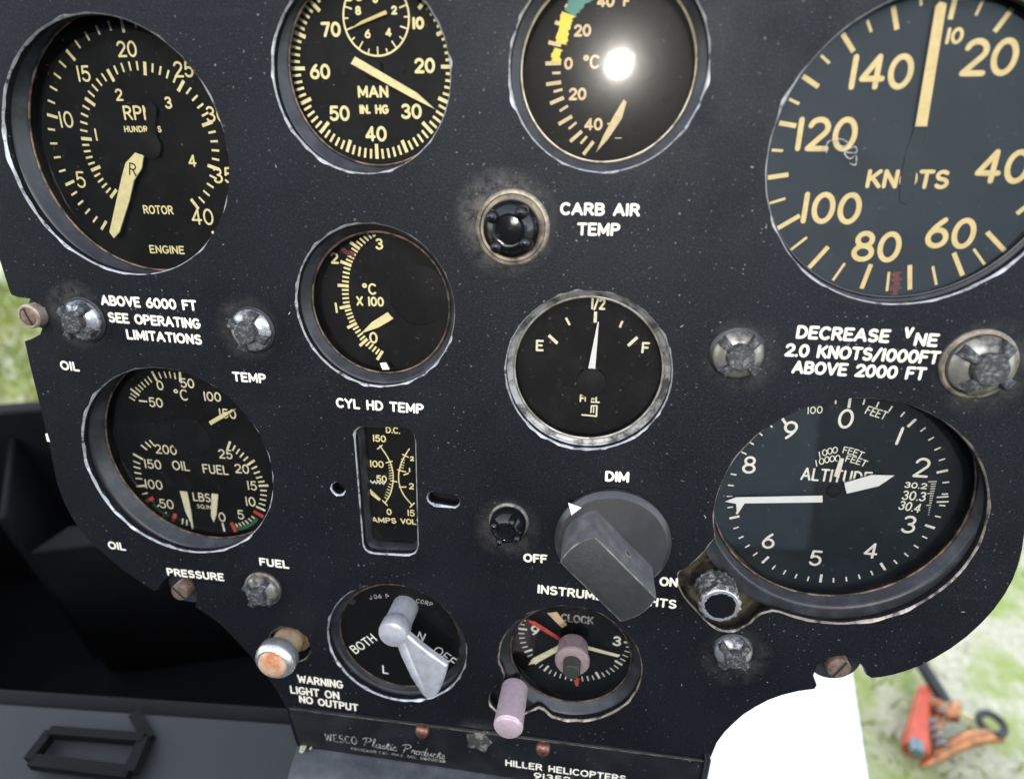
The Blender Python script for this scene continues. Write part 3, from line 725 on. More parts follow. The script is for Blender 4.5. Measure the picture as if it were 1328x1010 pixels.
# pedestal below the panel, with the maker's plate
ped = Thing('pedestal', 'blue black painted pedestal housing standing below the instrument panel', 'pedestal', (0, -240, 0))
zp = 1.4
q = [P(374, 917, zp)[:2], P(640, 950, zp)[:2], P(918, 986, zp)[:2], P(906, 1060, zp)[:2], P(672, 1010, zp)[:2], P(389, 966, zp)[:2]]
q[3] = P(912, 1046, zp)[:2]
makers = Thing('maker_plate', 'black strip plate with thin maker lettering screwed below the clock and rotary switch', 'name plate', (q[0][0], q[0][1], 0))
makers.part('plate', MB().prism(ccw(q), .06, zp, .35), 'plate')
el = MB(); el.ribbon([(a[0], a[1] - .25) for a in (P(376, 918.5, zp), P(640, 951.5, zp), P(780, 969.5, zp), P(914, 986.5, zp))], .42, zp + .02)
makers.part('worn_edge', el, 'washer', ang=0)
legend('WESCO', 422, 960, 463.5, 965, 4.6, .36, zp + .03, 'white_dim', thing=makers, gap=.28)
legend('Plastic Products', 470, 966, 578, 984.5, 5.2, .34, zp + .03, 'white_dim', thing=makers, font=SCRIPT, gap=.0)
legend('PROCESS LIC. PAT. NO. 2808028', 455, 971.5, 578, 988.8, 1.5, .24, zp + .03, 'white_dim', thing=makers)
legend('HILLER HELICOPTERS', 655, 992.5, 812, 1014, 3.9, .62, zp + .03, 'white', thing=makers)
legend('91352', 692, 1009, 740, 1015.5, 3.8, .62, zp + .03, 'white', thing=makers)
# pedestal body: a rolled shoulder in front of the plate's lower edge, body down to the floor
A0 = P(386, 969, 0); B0_ = P(925, 1052, 0)
body = MB(); cs = []
prof = [(-3.2, 4), (1.2, 0.0), (3.5, -.8), (9, -4), (14, -9), (16, -16), (16, -330), (-60, -330), (-60, 4)]
vs = []; 
for (x, y0) in ((A0[0], A0[1]), (P(912, 1046, 0)[0], P(912, 1046, 0)[1])):
    for z, dy in prof: vs.append((x, y0 + dy, z))
m = len(prof); fs = [tuple(range(m)), tuple(range(2 * m - 1, m - 1, -1))] + [(i, (i + 1) % m, m + (i + 1) % m, m + i) for i in range(m)]
body.add(vs, fs)
ped.part('housing', body, 'housing', ang=40)
lipm = MB(); r0 = P(918, 984, 2); r1 = P(908, 1030, 2)
lipm.tube([(r0[0], r0[1], -2), (r0[0], r0[1], 2.2), (r1[0], r1[1], 3), (r1[0] - 2, r1[1] - 20, 3)], 1.3); ped.part('edge_lip', lipm, 'housing')
ch = MB(); c0 = P(391, 972, 3)
for k in range(5):
    x = c0[0] + random.uniform(-1.5, 4); y = c0[1] + random.uniform(-2.0, 1.4); r = random.uniform(.4, 1.1)
    ch.prism(ccw([(x + r * random.uniform(.6, 1.3) * math.cos(t), y + r * random.uniform(.5, 1.1) * math.sin(t)) for t in [i * PI / 4 for i in range(8)]]), 1.0, 2.2 + .1 * k)
ped.part('paint_flakes', ch, 'chip', label='yellow green flaking paint at the left corner')
pt = MB(); c0 = P(622, 957, 0); lp = []
for i in range(22):
    a = 2 * PI * i / 22; r = 5.2 + random.uniform(-1.3, 1.3); lp.append((c0[0] + r * math.cos(a), c0[1] + 1.15 * r * math.sin(a)))
pu = Thing('putty_patch', 'rough grey blob of dried putty left of the pink clock knob', 'putty', (c0[0], c0[1], 0))
pt.prism(ccw(lp), .02, 1.9, .9); pu.part('putty_blob', pt, 'putty')

# ------------------------------------------------------------------ GAUGES
class Gauge:
    def __init__(s, key, name, label, cat, depth, off, sc, col, dialm='dial', glass='glass', group='round flight and engine gauges', ring='bronze', bezel='bezel', ringz=-6.5, inset=2.4, glassz=None, seat=None):
        (c, r) = seat or GA[key]; s.c = c; s.r = r; s.h = depth; s.off = off; s.sc = sc; s.col = col
        s.t = Thing(name, label, cat, (c[0], c[1], -3), group)
        ri = r - inset; rz = max(ringz, -depth + 1.6)
        prof = [(r + 5, -3.04), (r + .6, -3.04), (r - .2, -3.3), (r - .7, -3.9), (ri + .6, rz + .4), (ri + .1, rz - .1), (ri - .4, rz - .3)]
        s.t.part('case_bezel', MB().lathe(prof, c, 128), bezel)
        s.t.part('snap_ring', MB().torus(c, ri - .2, .42, rz + .1, 128), ring)
        s.t.part('case_wall', MB().lathe([(ri - .4, rz - .45), (r + 4.0, rz - .8), (r + 4.2, -depth + .3), (r + 4.1, -depth + .02)], c, 96), 'dial')
        s.t.part('case_body', MB().lathe([(r + 4.9, -3.1), (r + 4.9, -5), (r + 2, -5.2), (r + 1.5, -depth - 28), (2, -depth - 28)], c, 64), 'bezel')
        s.dial = s.t.part('dial', MB().lathe([(.01, -depth), (r + 4.2, -depth)], c, 96), dialm)
        gz = glassz if glassz is not None else rz - .25
        s.t.part('glass', MB().lathe([(ri - .3, gz), (.01, gz)], c, 96), glass, ang=0)
        s.ticks = MB(); s.nums = MB()
    def p(s, x, y, z=None): return P(s.off[0] + x / s.sc, s.off[1] + y / s.sc, -s.h if z is None else z)
    def num(s, text, x, y, hz, sw=.5, rot=0., wz=None, mb=None):
        a = s.p(x, y - hz / 2); b = s.p(x, y + hz / 2); cap = math.hypot(a[0] - b[0], a[1] - b[1]); c = s.p(x, y)
        st = 1.
        if wz:
            l = s.p(x - wz / 2, y); r = s.p(x + wz / 2, y); wd = math.hypot(l[0] - r[0], l[1] - r[1])
            st = (wd - sw) / (lay(text, GL, .22)[1] * cap)
        write_at(mb or s.nums, text, c, cap, sw, -s.h + .03, math.radians(rot), st)
    def tick(s, x0, y0, x1, y1, w, mb=None):
        a, b = s.p(x0, y0), s.p(x1, y1); k = mb or s.ticks; s.flat(k, a, b, w)
    def flat(s, k, a, b, w):
        d = Vector((b[0] - a[0], b[1] - a[1])).normalized(); n = (-d.y * w / 2, d.x * w / 2)
        k.sheet(ccw([(a[0] - n[0], a[1] - n[1]), (b[0] - n[0], b[1] - n[1]), (b[0] + n[0], b[1] + n[1]), (a[0] + n[0], a[1] + n[1])]), -s.h + .05)
    def polar(s, pv, ang, r0, r1, w, mb=None):
        a = (pv[0] + r0 * math.cos(ang), pv[1] + r0 * math.sin(ang)); b = (pv[0] + r1 * math.cos(ang), pv[1] + r1 * math.sin(ang)); s.flat(mb or s.ticks, a, b, w)
    def done(s, tick_m=None):
        s.t.part('scale_marks', s.ticks, tick_m or s.col, s.dial, ang=0)
        s.t.part('numerals', s.nums, s.col, s.dial, ang=0)
    def pointer(s, pts, z, m, name='pointer', th=.5, label=None):
        lp = ccw([s.p(x, y, z)[:2] for x, y in pts]); return s.t.part(name, MB().prism(lp, z - th, z, .12, 1), m, label=label)
    def hub(s, c, r, z0, z1, m='black', name='pointer_hub'):
        return s.t.part(name, MB().lathe([(r, z0), (r, z1 - .5), (r * .8, z1), (.01, z1 + .1)], c, 32), m)
    def screws(s, spots, r=1.5):
        for x, y in spots:
            c = s.p(x, y); s.t.part('dial_screw', MB().lathe([(r, -s.h + .02), (r, -s.h + .3), (r * .7, -s.h + .4), (.01, -s.h + .4)], c, 16), 'black', s.dial)
def ang_of(pv, p): return math.atan2(p[1] - pv[1], p[0] - pv[0])
def rad_of(pv, p): return math.hypot(p[1] - pv[1], p[0] - pv[0])
def unwrap(al):
    out = [al[0]]
    for a in al[1:]:
        while a > out[-1]: a -= 2 * PI
        out.append(a)
    return out
def scale_fn(g, pv, table):
    vs = [t[0] for t in table]; an = unwrap([ang_of(pv, g.p(t[1], t[2])) for t in table])
    def f(v):
        for i in range(len(vs) - 1):
            if v <= vs[i + 1] + 1e-6 or i == len(vs) - 2:
                return an[i] + (an[i + 1] - an[i]) * (v - vs[i]) / (vs[i + 1] - vs[i])
    return f

# --- dual tachometer
g = Gauge('rpm', 'tachometer', 'large dual tachometer reading RPM with one cream pointer marked R, upper left of panel', 'tachometer', 12, (0, 0), 2.659, 'yellow', ringz=-8.0, inset=3.0, seat=((-159.6, 9.3), 46.0))
pv = g.p(515, 500)
f = scale_fn(g, pv, [(0, 358, 778), (5, 240, 632), (10, 178, 400), (15, 245, 192), (20, 425, 100), (40, 728, 793)])
f2 = lambda v: f(v) if v <= 20 else f(20) + (f(40) - f(20)) * (v - 20) / 20
R0 = rad_of(pv, g.p(225, 636)); R1 = R0 - 4.2
for v in range(0, 41):
    g.polar(pv, f2(v), R1 if v % 5 == 0 else R1 + 1.3, R0, 1.05 if v % 5 == 0 else .72)
fi = scale_fn(g, pv, [(0, 392, 668), (1, 302, 480), (2, 390, 275), (3, 612, 320), (4, 705, 567), (4.5, 655, 682)])
Q0 = rad_of(pv, g.p(280, 478)); Q1 = Q0 - 4.2
for k in range(0, 46):
    v = k / 10; g.polar(pv, fi(v), Q1 if k % 5 == 0 else Q1 + 1.4, Q0, 1.15 if k % 5 == 0 else .7)
for t, x, y in (('5', 278, 620), ('10', 228, 413), ('15', 288, 255), ('20', 437, 170), ('25', 632, 240), ('30', 745, 395), ('35', 770, 605), ('40', 698, 748)):
    g.num(t, x, y, 56, .72)
for t, x, y in (('1', 331, 465), ('2', 410, 328), ('3', 580, 355), ('4', 663, 555)): g.num(t, x, y, 42, .7)
g.num('RPM', 478, 390, 50, .75, wz=108); g.num('HUNDREDS', 492, 446, 22, .45, wz=130)
g.num('ROTOR', 545, 724, 30, .55, wz=104); g.num('ENGINE', 575, 861, 28, .55, wz=120)
g.done()
g.pointer([(500, 480), (508, 440), (500, 375), (518, 345), (540, 375), (534, 440), (548, 490), (538, 545), (492, 540)], -10.6, 'black', 'counterweight')
g.hub(g.p(512, 503, -10), 4.4, -11.9, -9.8)
pr = g.pointer([(465, 527), (495, 537), (488, 582), (462, 622), (446, 692), (412, 800), (392, 823), (376, 800), (400, 692), (420, 605), (432, 562)], -9.4, 'yellow')
mb = MB(); write_at(mb, 'R', g.p(458, 585, -9.4), 4.4, .5, -9.35, math.radians(-12)); g.t.part('pointer_letter', mb, 'black', pr, ang=0)

# --- manifold pressure
g = Gauge('man', 'manifold_pressure_gauge', 'manifold pressure gauge with small inset dial and long pale yellow pointer, at the top edge', 'pressure gauge', 9, (330, 0), 3.883, 'yellow', inset=3.4, ringz=-6, seat=((-73.2, 32.0), 31.8))
pv = g.p(592, 342); R0 = rad_of(pv, g.p(192, 365)) + .2
for v in range(6, 80):
    a = -math.radians((v - 20) * 4.5); maj = v % 5 == 0
    g.polar(pv, a, R0 - (4.6 if v % 10 == 0 else 4.0 if maj else 3.0), R0, 1.15 if maj else .78)
for t, x, y in (('10', 824, 118), ('20', 857, 332), ('30', 790, 562), ('40', 612, 675), ('50', 428, 572), ('60', 330, 362), ('70', 385, 150), ('80', 500, -30)): g.num(t, x, y, 78 if t != '10' else 64, .9)
g.num('MAN', 597, 463, 62, .8, wz=158); g.num('IN. HG', 602, 552, 48, .72, wz=150)
sc = g.p(612, 90); rs = rad_of(sc, g.p(448, 90))
g.nums.ribbon(A(sc[0], sc[1], rs, rs, 0, 360, 64), .6, -g.h + .03)
for k in range(20):
    a = PI / 2 - 2 * PI * k / 20; g.polar(sc, a, rs - (2.6 if k % 2 == 0 else 1.6), rs - .2, .45)
for t, x, y in (('0', 608, -5), ('2', 703, 53), ('4', 675, 165), ('6', 570, 172), ('8', 522, 55)): g.num(t, x, y, 46, .6)
g.done(); g.screws([(450, 362), (735, 345)], 1.7)
g.pointer([(660, 52), (668, 72), (545, 122), (478, 150), (535, 108)], -7.8, 'gold', 'inset_pointer')
g.hub(g.p(592, 342, -7.5), 3.2, -8.9, -7.4)
g.pointer([(505, 285), (484, 322), (780, 488), (910, 552), (818, 468)], -6.9, 'yellow')

# --- carburettor air temperature
g = Gauge('carb', 'carburettor_air_gauge', 'gauge with yellow and green arc and bright sun glare, above the CARB AIR lettering', 'temperature gauge', 10, (620, 0), 2.806, 'tan', glass='glass_haze', ring='brass_pale', ringz=-5.0, inset=2.6)
for a in ((245, 232, 302, 231), (248, 308, 302, 300), (262, 378, 312, 356), (293, 453, 342, 424), (335, 516, 378, 478), (383, 563, 420, 516), (256, 155, 302, 166), (280, 82, 332, 100), (318, 20, 350, 45), (372, -34, 395, 2)):
    g.tick(*a, 1.1)
for a in ((270, 267, 300, 266), (275, 335, 307, 326), (297, 405, 327, 386), (330, 470, 358, 446), (373, 523, 396, 497), (270, 195, 300, 200), (300, 55, 322, 72)): g.tick(*a, .75)
for t, x, y in (('40', 465, 5), ('20', 380, 112), ('0', 329, 232), ('20', 362, 343), ('40', 420, 453)): g.num(t, x, y, 46, .75)
g.num('\u00b0C', 412, 226, 52, .72); g.num('F', 540, 5, 40, .7)
g.tick(470, 452, 490, 450, .6); g.tick(498, 503, 522, 503, .3)
g.done(); g.screws([(580, 455), (690, 350)], 1.8)
def smear(g, pts, w, z, jag):
    q = smooth_path([g.p(x, y, z)[:2] for x, y in pts], 6); L_, R_ = [], []
    for i, p in enumerate(q):
        d = Vector((q[min(i + 1, len(q) - 1)][0] - q[max(i - 1, 0)][0], q[min(i + 1, len(q) - 1)][1] - q[max(i - 1, 0)][1])).normalized()
        n = Vector((-d.y, d.x)); a, b = w / 2 + random.uniform(-jag, jag), w / 2 + random.uniform(-jag, jag)
        L_.append((p[0] + n.x * a, p[1] + n.y * a)); R_.append((p[0] - n.x * b, p[1] - n.y * b))
    mb = MB(); n = len(q); mb.add([(x, y, z) for x, y in L_ + R_], [(i, n + i, n + i + 1, i + 1) for i in range(n - 1)]); return mb
g.t.part('yellow_arc', smear(g, [(283, 225), (288, 195), (292, 178)], 2.6, -9.85, .5), 'yellowmark', g.dial, ang=0)
g.t.part('yellow_arc', smear(g, [(300, 160), (308, 120), (320, 82), (330, 52)], 3.6, -9.83, .5), 'yellowmark', g.dial, ang=0)
g.t.part('green_arc', smear(g, [(333, 50), (352, 20), (375, 0), (420, -40)], 4.2, -9.84, .5), 'green', g.dial, ang=0)
g.hub(g.p(602, 236, -8), 4.4, -9.9, -7.6)
g.pointer([(530, 362), (540, 372), (524, 432), (472, 510), (428, 557), (455, 495), (492, 425)], -7.4, 'tan')

# --- airspeed
g = Gauge('asi', 'airspeed_indicator', 'large airspeed indicator in KNOTS with upright golden pointer, at the upper right edge', 'airspeed indicator', 7.5, (960, 0), 2.5245, 'gold', 'dial_sheen', ringz=-4.6, inset=2.0, ring='bezel', seat=((90.6, 8.4), 44.2))
for a in ((500, 20, 513, 98), (335, 112, 371, 170), (205, 250, 256, 285), (128, 403, 183, 413), (90, 582, 158, 572), (122, 748, 195, 706), (225, 877, 288, 808), (397, 945, 428, 865), (555, 948, 555, 868), (728, 902, 699, 828), (866, 822, 808, 760),
          (705, -10, 687, 65), (890, 30, 832, 105), (985, 640, 905, 700)): g.tick(*a, 1.35)
for a in ((416, 68, 429, 106), (264, 182, 292, 208), (160, 325, 193, 341), (103, 492, 140, 494), (96, 666, 148, 650), (163, 820, 218, 777), (303, 918, 342, 862), (480, 953, 487, 890), (642, 933, 630, 872), (800, 866, 764, 815), (795, 0, 771, 52), (590, -20, 592, 20)): g.tick(*a, .8)
for t, x, y, h in (('140', 462, 236, 116), ('120', 282, 440, 112), ('100', 298, 682, 104), ('80', 447, 808, 100), ('60', 690, 764, 100), ('40', 862, 546, 110), ('20', 818, 188, 122)): g.num(t, x, y, h, 1.55)
g.num('10', 702, 118, 54, .9); g.num('KNOTS', 548, 587, 62, 1.15, wz=275)
g.done()
g.t.part('red_line', smear(g, [(514, 890), (510, 930), (507, 972)], 2.6, -7.35, 1.0), 'red_dark', g.dial, ang=0)
sm = MB(); sm.ribbon([x[:2] for x in smooth_path([g.p(*q_, -4.0) for q_ in ((285, 500), (290, 465), (330, 455), (355, 470), (330, 490), (345, 495), (378, 480), (382, 500), (345, 500), (360, 520), (382, 510), (380, 540), (362, 535))], 4)], .28, -4.6)
g.t.part('glass_scratch', sm, 'white_dim', ang=0)
g.pointer([(572, 415), (612, 415), (600, 480), (578, 560), (565, 650), (545, 672), (520, 660), (530, 560), (548, 480)], -7.0, 'dial_sheen', 'tail_and_shade', th=.3)
g.pointer([(573, 415), (612, 415), (677, 12), (655, 5), (640, 20)], -5.7, 'gold', th=.3)

# --- cylinder head temperature
g = Gauge('cyl', 'cylinder_temperature_gauge', 'cylinder temperature gauge with tick arc on its left half, above the CYL HD TEMP lettering', 'temperature gauge', 13, (360, 270), 3.483, 'yellow', inset=2.8, ringz=-6.5)
pv = g.p(640, 378)
fc = scale_fn(g, pv, [(-.5, 466, 672), (0, 383, 600), (.5, 330, 535), (1, 300, 446), (1.5, 292, 347), (2, 303, 248), (2.5, 345, 160), (3, 425, 96)][::-1] if False else [(3, 425, 96), (2.5, 345, 160), (2, 303, 248), (1.5, 292, 347), (1, 300, 446), (.5, 330, 535), (0, 383, 600), (-.5, 466, 672)]) if False else None
pts = [(3, 422, 105), (2.5, 348, 168), (2, 308, 250), (1.5, 296, 350), (1, 304, 446), (.5, 336, 530), (0, 388, 606), (-.5, 462, 665)]
an = [ang_of(pv, g.p(x, y)) % (2 * PI) for _, x, y in pts]; rr = [rad_of(pv, g.p(x, y)) for _, x, y in pts]
def interp(v):
    k = min(max((3 - v) / .5, 0), 7); i = min(int(k), 6); t = k - i
    return an[i] + (an[i + 1] - an[i]) * t, rr[i] + (rr[i + 1] - rr[i]) * t
for k in range(36):
    v = 3 - k * .1; a, r = interp(v); maj = k % 5 == 0
    g.polar(pv, a, r - 2.2, r + (2.1 if maj else .4), 1.15 if maj else .72)
for t, x, y, h in (('3', 459, 162, 52), ('2', 257, 226, 52), ('0', 433, 585, 52)): g.num(t, x, y, h, .8)
g.num('1', 265, 450, 48, .85, rot=4); g.num('\u00b0C', 415, 365, 52, .72); g.num('X 100', 418, 421, 44, .75, wz=125)
g.done()
g.t.part('red_line', smear(g, [(285, 180), (312, 198), (345, 216)], 1.8, -12.85, .35), 'red_dark', g.dial, ang=0)
wm = MB(); w0 = g.p(483, 715, -6.0); wm.prism(ccw([(w0[0] - 1.6, w0[1] + 1.2), (w0[0] - .8, w0[1] - 1.2), (w0[0] + 1.8, w0[1] - 1.0), (w0[0] + .6, w0[1] + 1.5)]), -6.6, -5.8)
g.t.part('slippage_mark', wm, 'pointer_white')
g.hub(g.p(635, 400, -12), 11.5, -12.95, -12.6, 'dial')
g.pointer([(496, 470), (523, 500), (455, 540), (376, 566), (425, 515)], -10.8, 'yellow')

# --- fuel quantity
g = Gauge('fuel', 'fuel_gauge', 'fuel gauge reading half with a thin white pointer between E and F', 'fuel gauge', 10.5, (630, 350), 3.3667, 'cream', ring='steel_ring', bezel='bezel_steel', ringz=-4.5, inset=2.2)
for a in ((275, 285, 313, 321), (480, 182, 477, 230), (662, 294, 621, 331)): g.tick(*a, 1.1)
for a in ((350, 209, 367, 241), (597, 223, 585, 251)): g.tick(*a, .8)
g.num('E', 235, 330, 50, .8); g.num('F', 697, 340, 50, .8); g.num('1/2', 491, 148, 52, .75, wz=64)
g.num('FUEL', 454, 562, 34, .62, wz=90)
g.nums.ribbon([g.p(*q_)[:2] for q_ in ((420, 632), (482, 638))], .6, -g.h + .03); g.nums.ribbon([g.p(*q_)[:2] for q_ in ((483, 638), (485, 593))], .6, -g.h + .036)
g.nums.ribbon([g.p(*q_)[:2] for q_ in ((485, 593), (462, 593))], .6, -g.h + .042); g.nums.ribbon([g.p(*q_)[:2] for q_ in ((461, 594), (459, 622))], .5, -g.h + .048); g.nums.ribbon([g.p(*q_)[:2] for q_ in ((471, 600), (470, 622))], .5, -g.h + .03)
g.done(); g.screws([(205, 470), (720, 488), (320, 500), (597, 500)], 1.2)
g.hub(g.p(460, 490, -9), 5.4, -10.4, -7.0)
g.pointer([(440, 500), (470, 500), (458, 580), (436, 580)], -9.6, 'dial', 'tail_and_shade', th=.3)  # dark strip standing in for the hub's shadow over the lettering
g.pointer([(446, 437), (478, 438), (494, 228), (488, 228)], -8.2, 'pointer_white')

# --- oil and fuel pressure, oil temperature
g = Gauge('oil', 'engine_triple_gauge', 'large three scale gauge for oil temperature, oil pressure and fuel pressure at the left edge', 'engine gauge', 13, (0, 340), 2.525, 'cream', inset=3.2, ringz=-8.5, seat=((-158.6, -107.4), 44.7))
tc_ = g.p(600, 545)
for i, (x, y, mj) in enumerate(((433, 447, 0), (437, 436, 0), (442, 425, 1), (452, 417, 0), (461, 409, 0), (470, 401, 0), (481, 392, 0), (491, 384, 0), (506, 373, 1), (524, 370, 0), (541, 368, 0), (557, 369, 0), (573, 372, 0), (590, 376, 1))):
    p_ = g.p(x, y); a = ang_of(tc_, p_); r = rad_of(tc_, p_); g.polar(tc_, a, r - (2.2 if mj else 1.4), r + (2.2 if mj else 1.4), 1.0 if mj else .6)
g.tick(455, 453, 482, 456, .7)
for t, x, y in (('50', 510, 459), ('0', 524, 403), ('50', 613, 396), ('100', 695, 440), ('150', 745, 496)): g.num(t, x, y, 31, .62)
g.num('\u00b0C', 593, 434, 36, .6)
oc = g.p(612, 722)
for x, y, mj in ((498, 592, 0), (485, 597, 0), (472, 606, 0), (452, 636, 1), (448, 655, 0), (449, 672, 0), (452, 690, 0), (455, 708, 0), (462, 732, 1), (474, 757, 0), (515, 800, 0), (540, 825, 0), (598, 848, 0), (612, 852, 0), (629, 858, 1)):
    p_ = g.p(x, y); a = ang_of(oc, p_); r = rad_of(oc, p_); g.polar(oc, a, r - (2.4 if mj else 1.6), r + (2.4 if mj else 1.6), 1.0 if mj else .7)
fc_ = g.p(700, 738)
for x, y, mj in ((749, 600, 1), (766, 608, 0), (779, 619, 0), (792, 631, 0), (805, 643, 0), (822, 656, 1), (833, 672, 0), (841, 688, 0), (849, 704, 0), (856, 718, 0), (863, 731, 1), (863, 747, 0), (863, 762, 0), (861, 777, 0), (858, 792, 0), (854, 806, 1), (833, 838, 0), (822, 846, 0), (811, 853, 0), (800, 858, 0), (789, 862, 0), (778, 865, 0), (732, 867, 1)):
    p_ = g.p(x, y); a = ang_of(fc_, p_); r = rad_of(fc_, p_); g.polar(fc_, a, r - (2.2 if mj else 1.5), r + (2.2 if mj else 1.5), 1.0 if mj else .7)
for t, x, y in (('200', 543, 613), ('150', 500, 661), ('100', 503, 727), ('50', 545, 791), ('25', 738, 628), ('20', 792, 676), ('15', 825, 731), ('10', 820, 783), ('5', 788, 826), ('0', 727, 834)): g.num(t, x, y, 30, .62)
g.num('OIL', 592, 666, 30, .62); g.num('FUEL', 705, 678, 30, .62, wz=84); g.num('LBS', 660, 769, 28, .6, wz=58); g.num('SQ.IN', 668, 800, 13, .32, wz=46)
g.done()
for x, y, o_ in ((490, 777, oc), (570, 836, oc), (847, 824, fc_), (765, 867, fc_)):
    p_ = g.p(x, y); a = ang_of(o_, p_); r = rad_of(o_, p_); g.polar(o_, a, r - 2.4, r + 2.4, 1.7, (rd := MB())); g.t.part('red_limit', rd, 'red', g.dial, ang=0)
g.t.part('green_arc', smear(g, [(500, 792), (520, 812), (552, 834)], 1.6, -12.9, .2), 'green_dark', g.dial, ang=0)
g.t.part('green_arc', smear(g, [(775, 872), (815, 862), (842, 838)], 1.6, -12.88, .2), 'green_dark', g.dial, ang=0)
g.hub(g.p(618, 580, -12.6), 9.5, -12.95, -12.6, 'dial')
g.pointer([(683, 522), (690, 534), (735, 508), (772, 480), (728, 495)], -11.4, 'yellow')
g.pointer([(588, 750), (612, 752), (626, 820), (632, 870), (606, 815)], -11.4, 'cream')
g.pointer([(692, 758), (714, 760), (708, 830), (699, 852), (690, 830)], -11.4, 'cream')

# --- altimeter
g = Gauge('alt', 'altimeter', 'large altimeter with white pointers, pressure window and blue sheen, lower right of panel', 'altimeter', 14, (900, 390), 2.2944, 'ivory', 'dial_sheen', ringz=-7.5, inset=2.2, seat=((90.5, -104.4), 46.3))
pv = g.p(418, 578)
a0 = ang_of(pv, g.p(463, 302)); R0 = (rad_of(pv, g.p(350, 825)) + rad_of(pv, g.p(772, 545))) / 2
for k in range(50):
    mj = k % 5 == 0
    if k in (40, 46, 47, 48): continue
    g.polar(pv, a0 - 2 * PI * k / 50, R0 - (3.7 if mj else 2.1), R0, .95 if mj else .55)
for t, x, y, h in (('0', 452, 351, 58), ('2', 678, 496, 58), ('3', 640, 665, 52), ('4', 527, 743, 46), ('5', 362, 765, 46), ('6', 222, 714, 46), ('7', 135, 612, 46), ('8', 165, 488, 52), ('9', 287, 385, 54)): g.num(t, x, y, h, .95)
g.num('1', 612, 402, 54, 1.0, rot=-8)
g.num('100', 360, 325, 22, .38, rot=8, wz=46); g.num('FEET', 543, 333, 25, .42, rot=-16, wz=68)
for txt, y, r_, w_ in (('1000 FEET', 447, 118, 138), ('10000 FEET', 472, 100, 158)):
    sts, wd = lay(txt, GL, .28)
    for ci, ch_ in enumerate(txt):
        if ch_ == ' ': continue
        t = (ci + .5) / len(txt) - .5
        g.num(ch_, 435 + t * w_, y + 34 * (2 * t) ** 2 * .55 - 4, 20, .38, rot=-t * 38)
g.num('ALTITUDE', 423, 521, 38, .75, wz=212)
g.num('30.3', 655, 580, 28, .55, wz=72); g.num('30.4', 643, 612, 27, .55, wz=68, rot=-6); g.num('30.2', 660, 549, 18, .5, wz=68)
for k in range(15):
    y = 538 + k * 7; g.tick(705 - (8 if k % 5 == 0 else 0) - k * .6, y, 722 - k * 1.6, y - 1, .32)
g.tick(722, 584, 757, 582, .6); g.tick(722, 598, 757, 597, .6)
g.done(); 
g.hub(g.p(420, 572, -12), 2.6, -13.9, -13.0)
g.pointer([(416, 522), (432, 528), (447, 470), (434, 468)], -12.8, 'ivory', 'ten_thousand_pointer', th=.3)
g.pointer([(450, 556), (455, 574), (550, 552), (597, 520), (530, 518), (447, 543)], -11.8, 'pointer_white', 'thousand_pointer', th=.3)
g.pointer([(383, 580), (383, 600), (150, 603), (128, 630), (125, 604), (92, 598), (125, 585)], -10.8, 'pointer_white', th=.3)
ALT_T = g
# setting knob of the altimeter
kb = P(941, 752, 0)
alt_k = MB()
def knurled(mb, c, r, z0, z1, n=72, m=9, amp=.28, tp=0.0):
    prof = [(r - .5, z0)] + [(r + tp * i / m, z0 + .4 + (z1 - z0 - .8) * i / m) for i in range(m + 1)] + [(r - .5 + tp, z1)]
    def wob(k, i, a): return amp * (1 if (i + 2 * k) % 4 in (0, 1) else -1) * (1 if (i - 2 * k) % 4 in (0, 1) else .2) if 0 < k < len(prof) - 1 else 0
    mb.lathe(prof, c, n, wob=wob)
kc = P(934, 785, 10)[:2]
knurled(alt_k, kc, 7.2, -1, 10.0, 60, 8, .45); alt_k.lathe([(3, -8.2), (3, -.9), (6.8, -.9)], kc, 24)
ko = g.t.part('setting_knob', alt_k, 'knurl', ang=60)
jag = [random.uniform(-.35, .25) for _ in range(40)]
g.t.part('knob_rim', MB().lathe([(6.75, 9.9), (6.4, 10.25), (5.0, 10.27)], kc, 48), 'chrome', ko)
g.t.part('knob_face', MB().lathe([(5.5, 10.2), (5.3, 10.42), (.01, 10.45)], kc, 40, wob=lambda k, i, a: jag[i] if k < 2 else 0), 'cap_black', ko)
ear = MB(); lpe = ccw([P(x, y, -3.1)[:2] for x, y in ALT_EAR]); ear.prism(offset(lpe, 4), -9, -8.2); g.t.part('knob_ear', ear, 'eardark')

# --- clock
g = Gauge('clock', 'panel_clock', 'small clock with red second hand and pink knobs at the bottom of the panel', 'clock', 15, (600, 760), 4.427, 'ivory', ring='bronze', ringz=-6.5, inset=3.6)
pv = g.p(645, 283)
a3 = ang_of(pv, g.p(950, 322)); R0 = (rad_of(pv, g.p(975, 322)) + rad_of(pv, g.p(318, 240))) / 2
for k in range(60):
    mj = k % 5 == 0; g.polar(pv, a3 - 2 * PI * (k - 15) / 60, R0 - (3.8 if mj else 2.6), R0, 1.0 if mj else .5)
g.num('3', 886, 314, 56, .95); g.num('9', 416, 252, 56, .95)
g.num('CLOCK', 658, 187, 46, .75, wz=190, mb=(cl := MB())); g.t.part('lettering', cl, 'white_dim', g.dial, ang=0)
g.done()
g.pointer([(485, 155), (540, 148), (600, 222), (570, 240)], -13.6, 'tan', 'elapsed_hand', th=.2)
g.pointer([(560, 330), (570, 362), (430, 440), (376, 452), (405, 412), (540, 345)], -12.6, 'cream', 'hour_hand', th=.2)
g.pointer([(660, 330), (660, 350), (890, 408), (906, 396), (720, 345)], -12.0, 'cream', 'minute_hand', th=.2)
g.pointer([(585, 312), (560, 318), (500, 280), (385, 212), (370, 192), (420, 205)], -11.4, 'red', 'second_hand', th=.2)
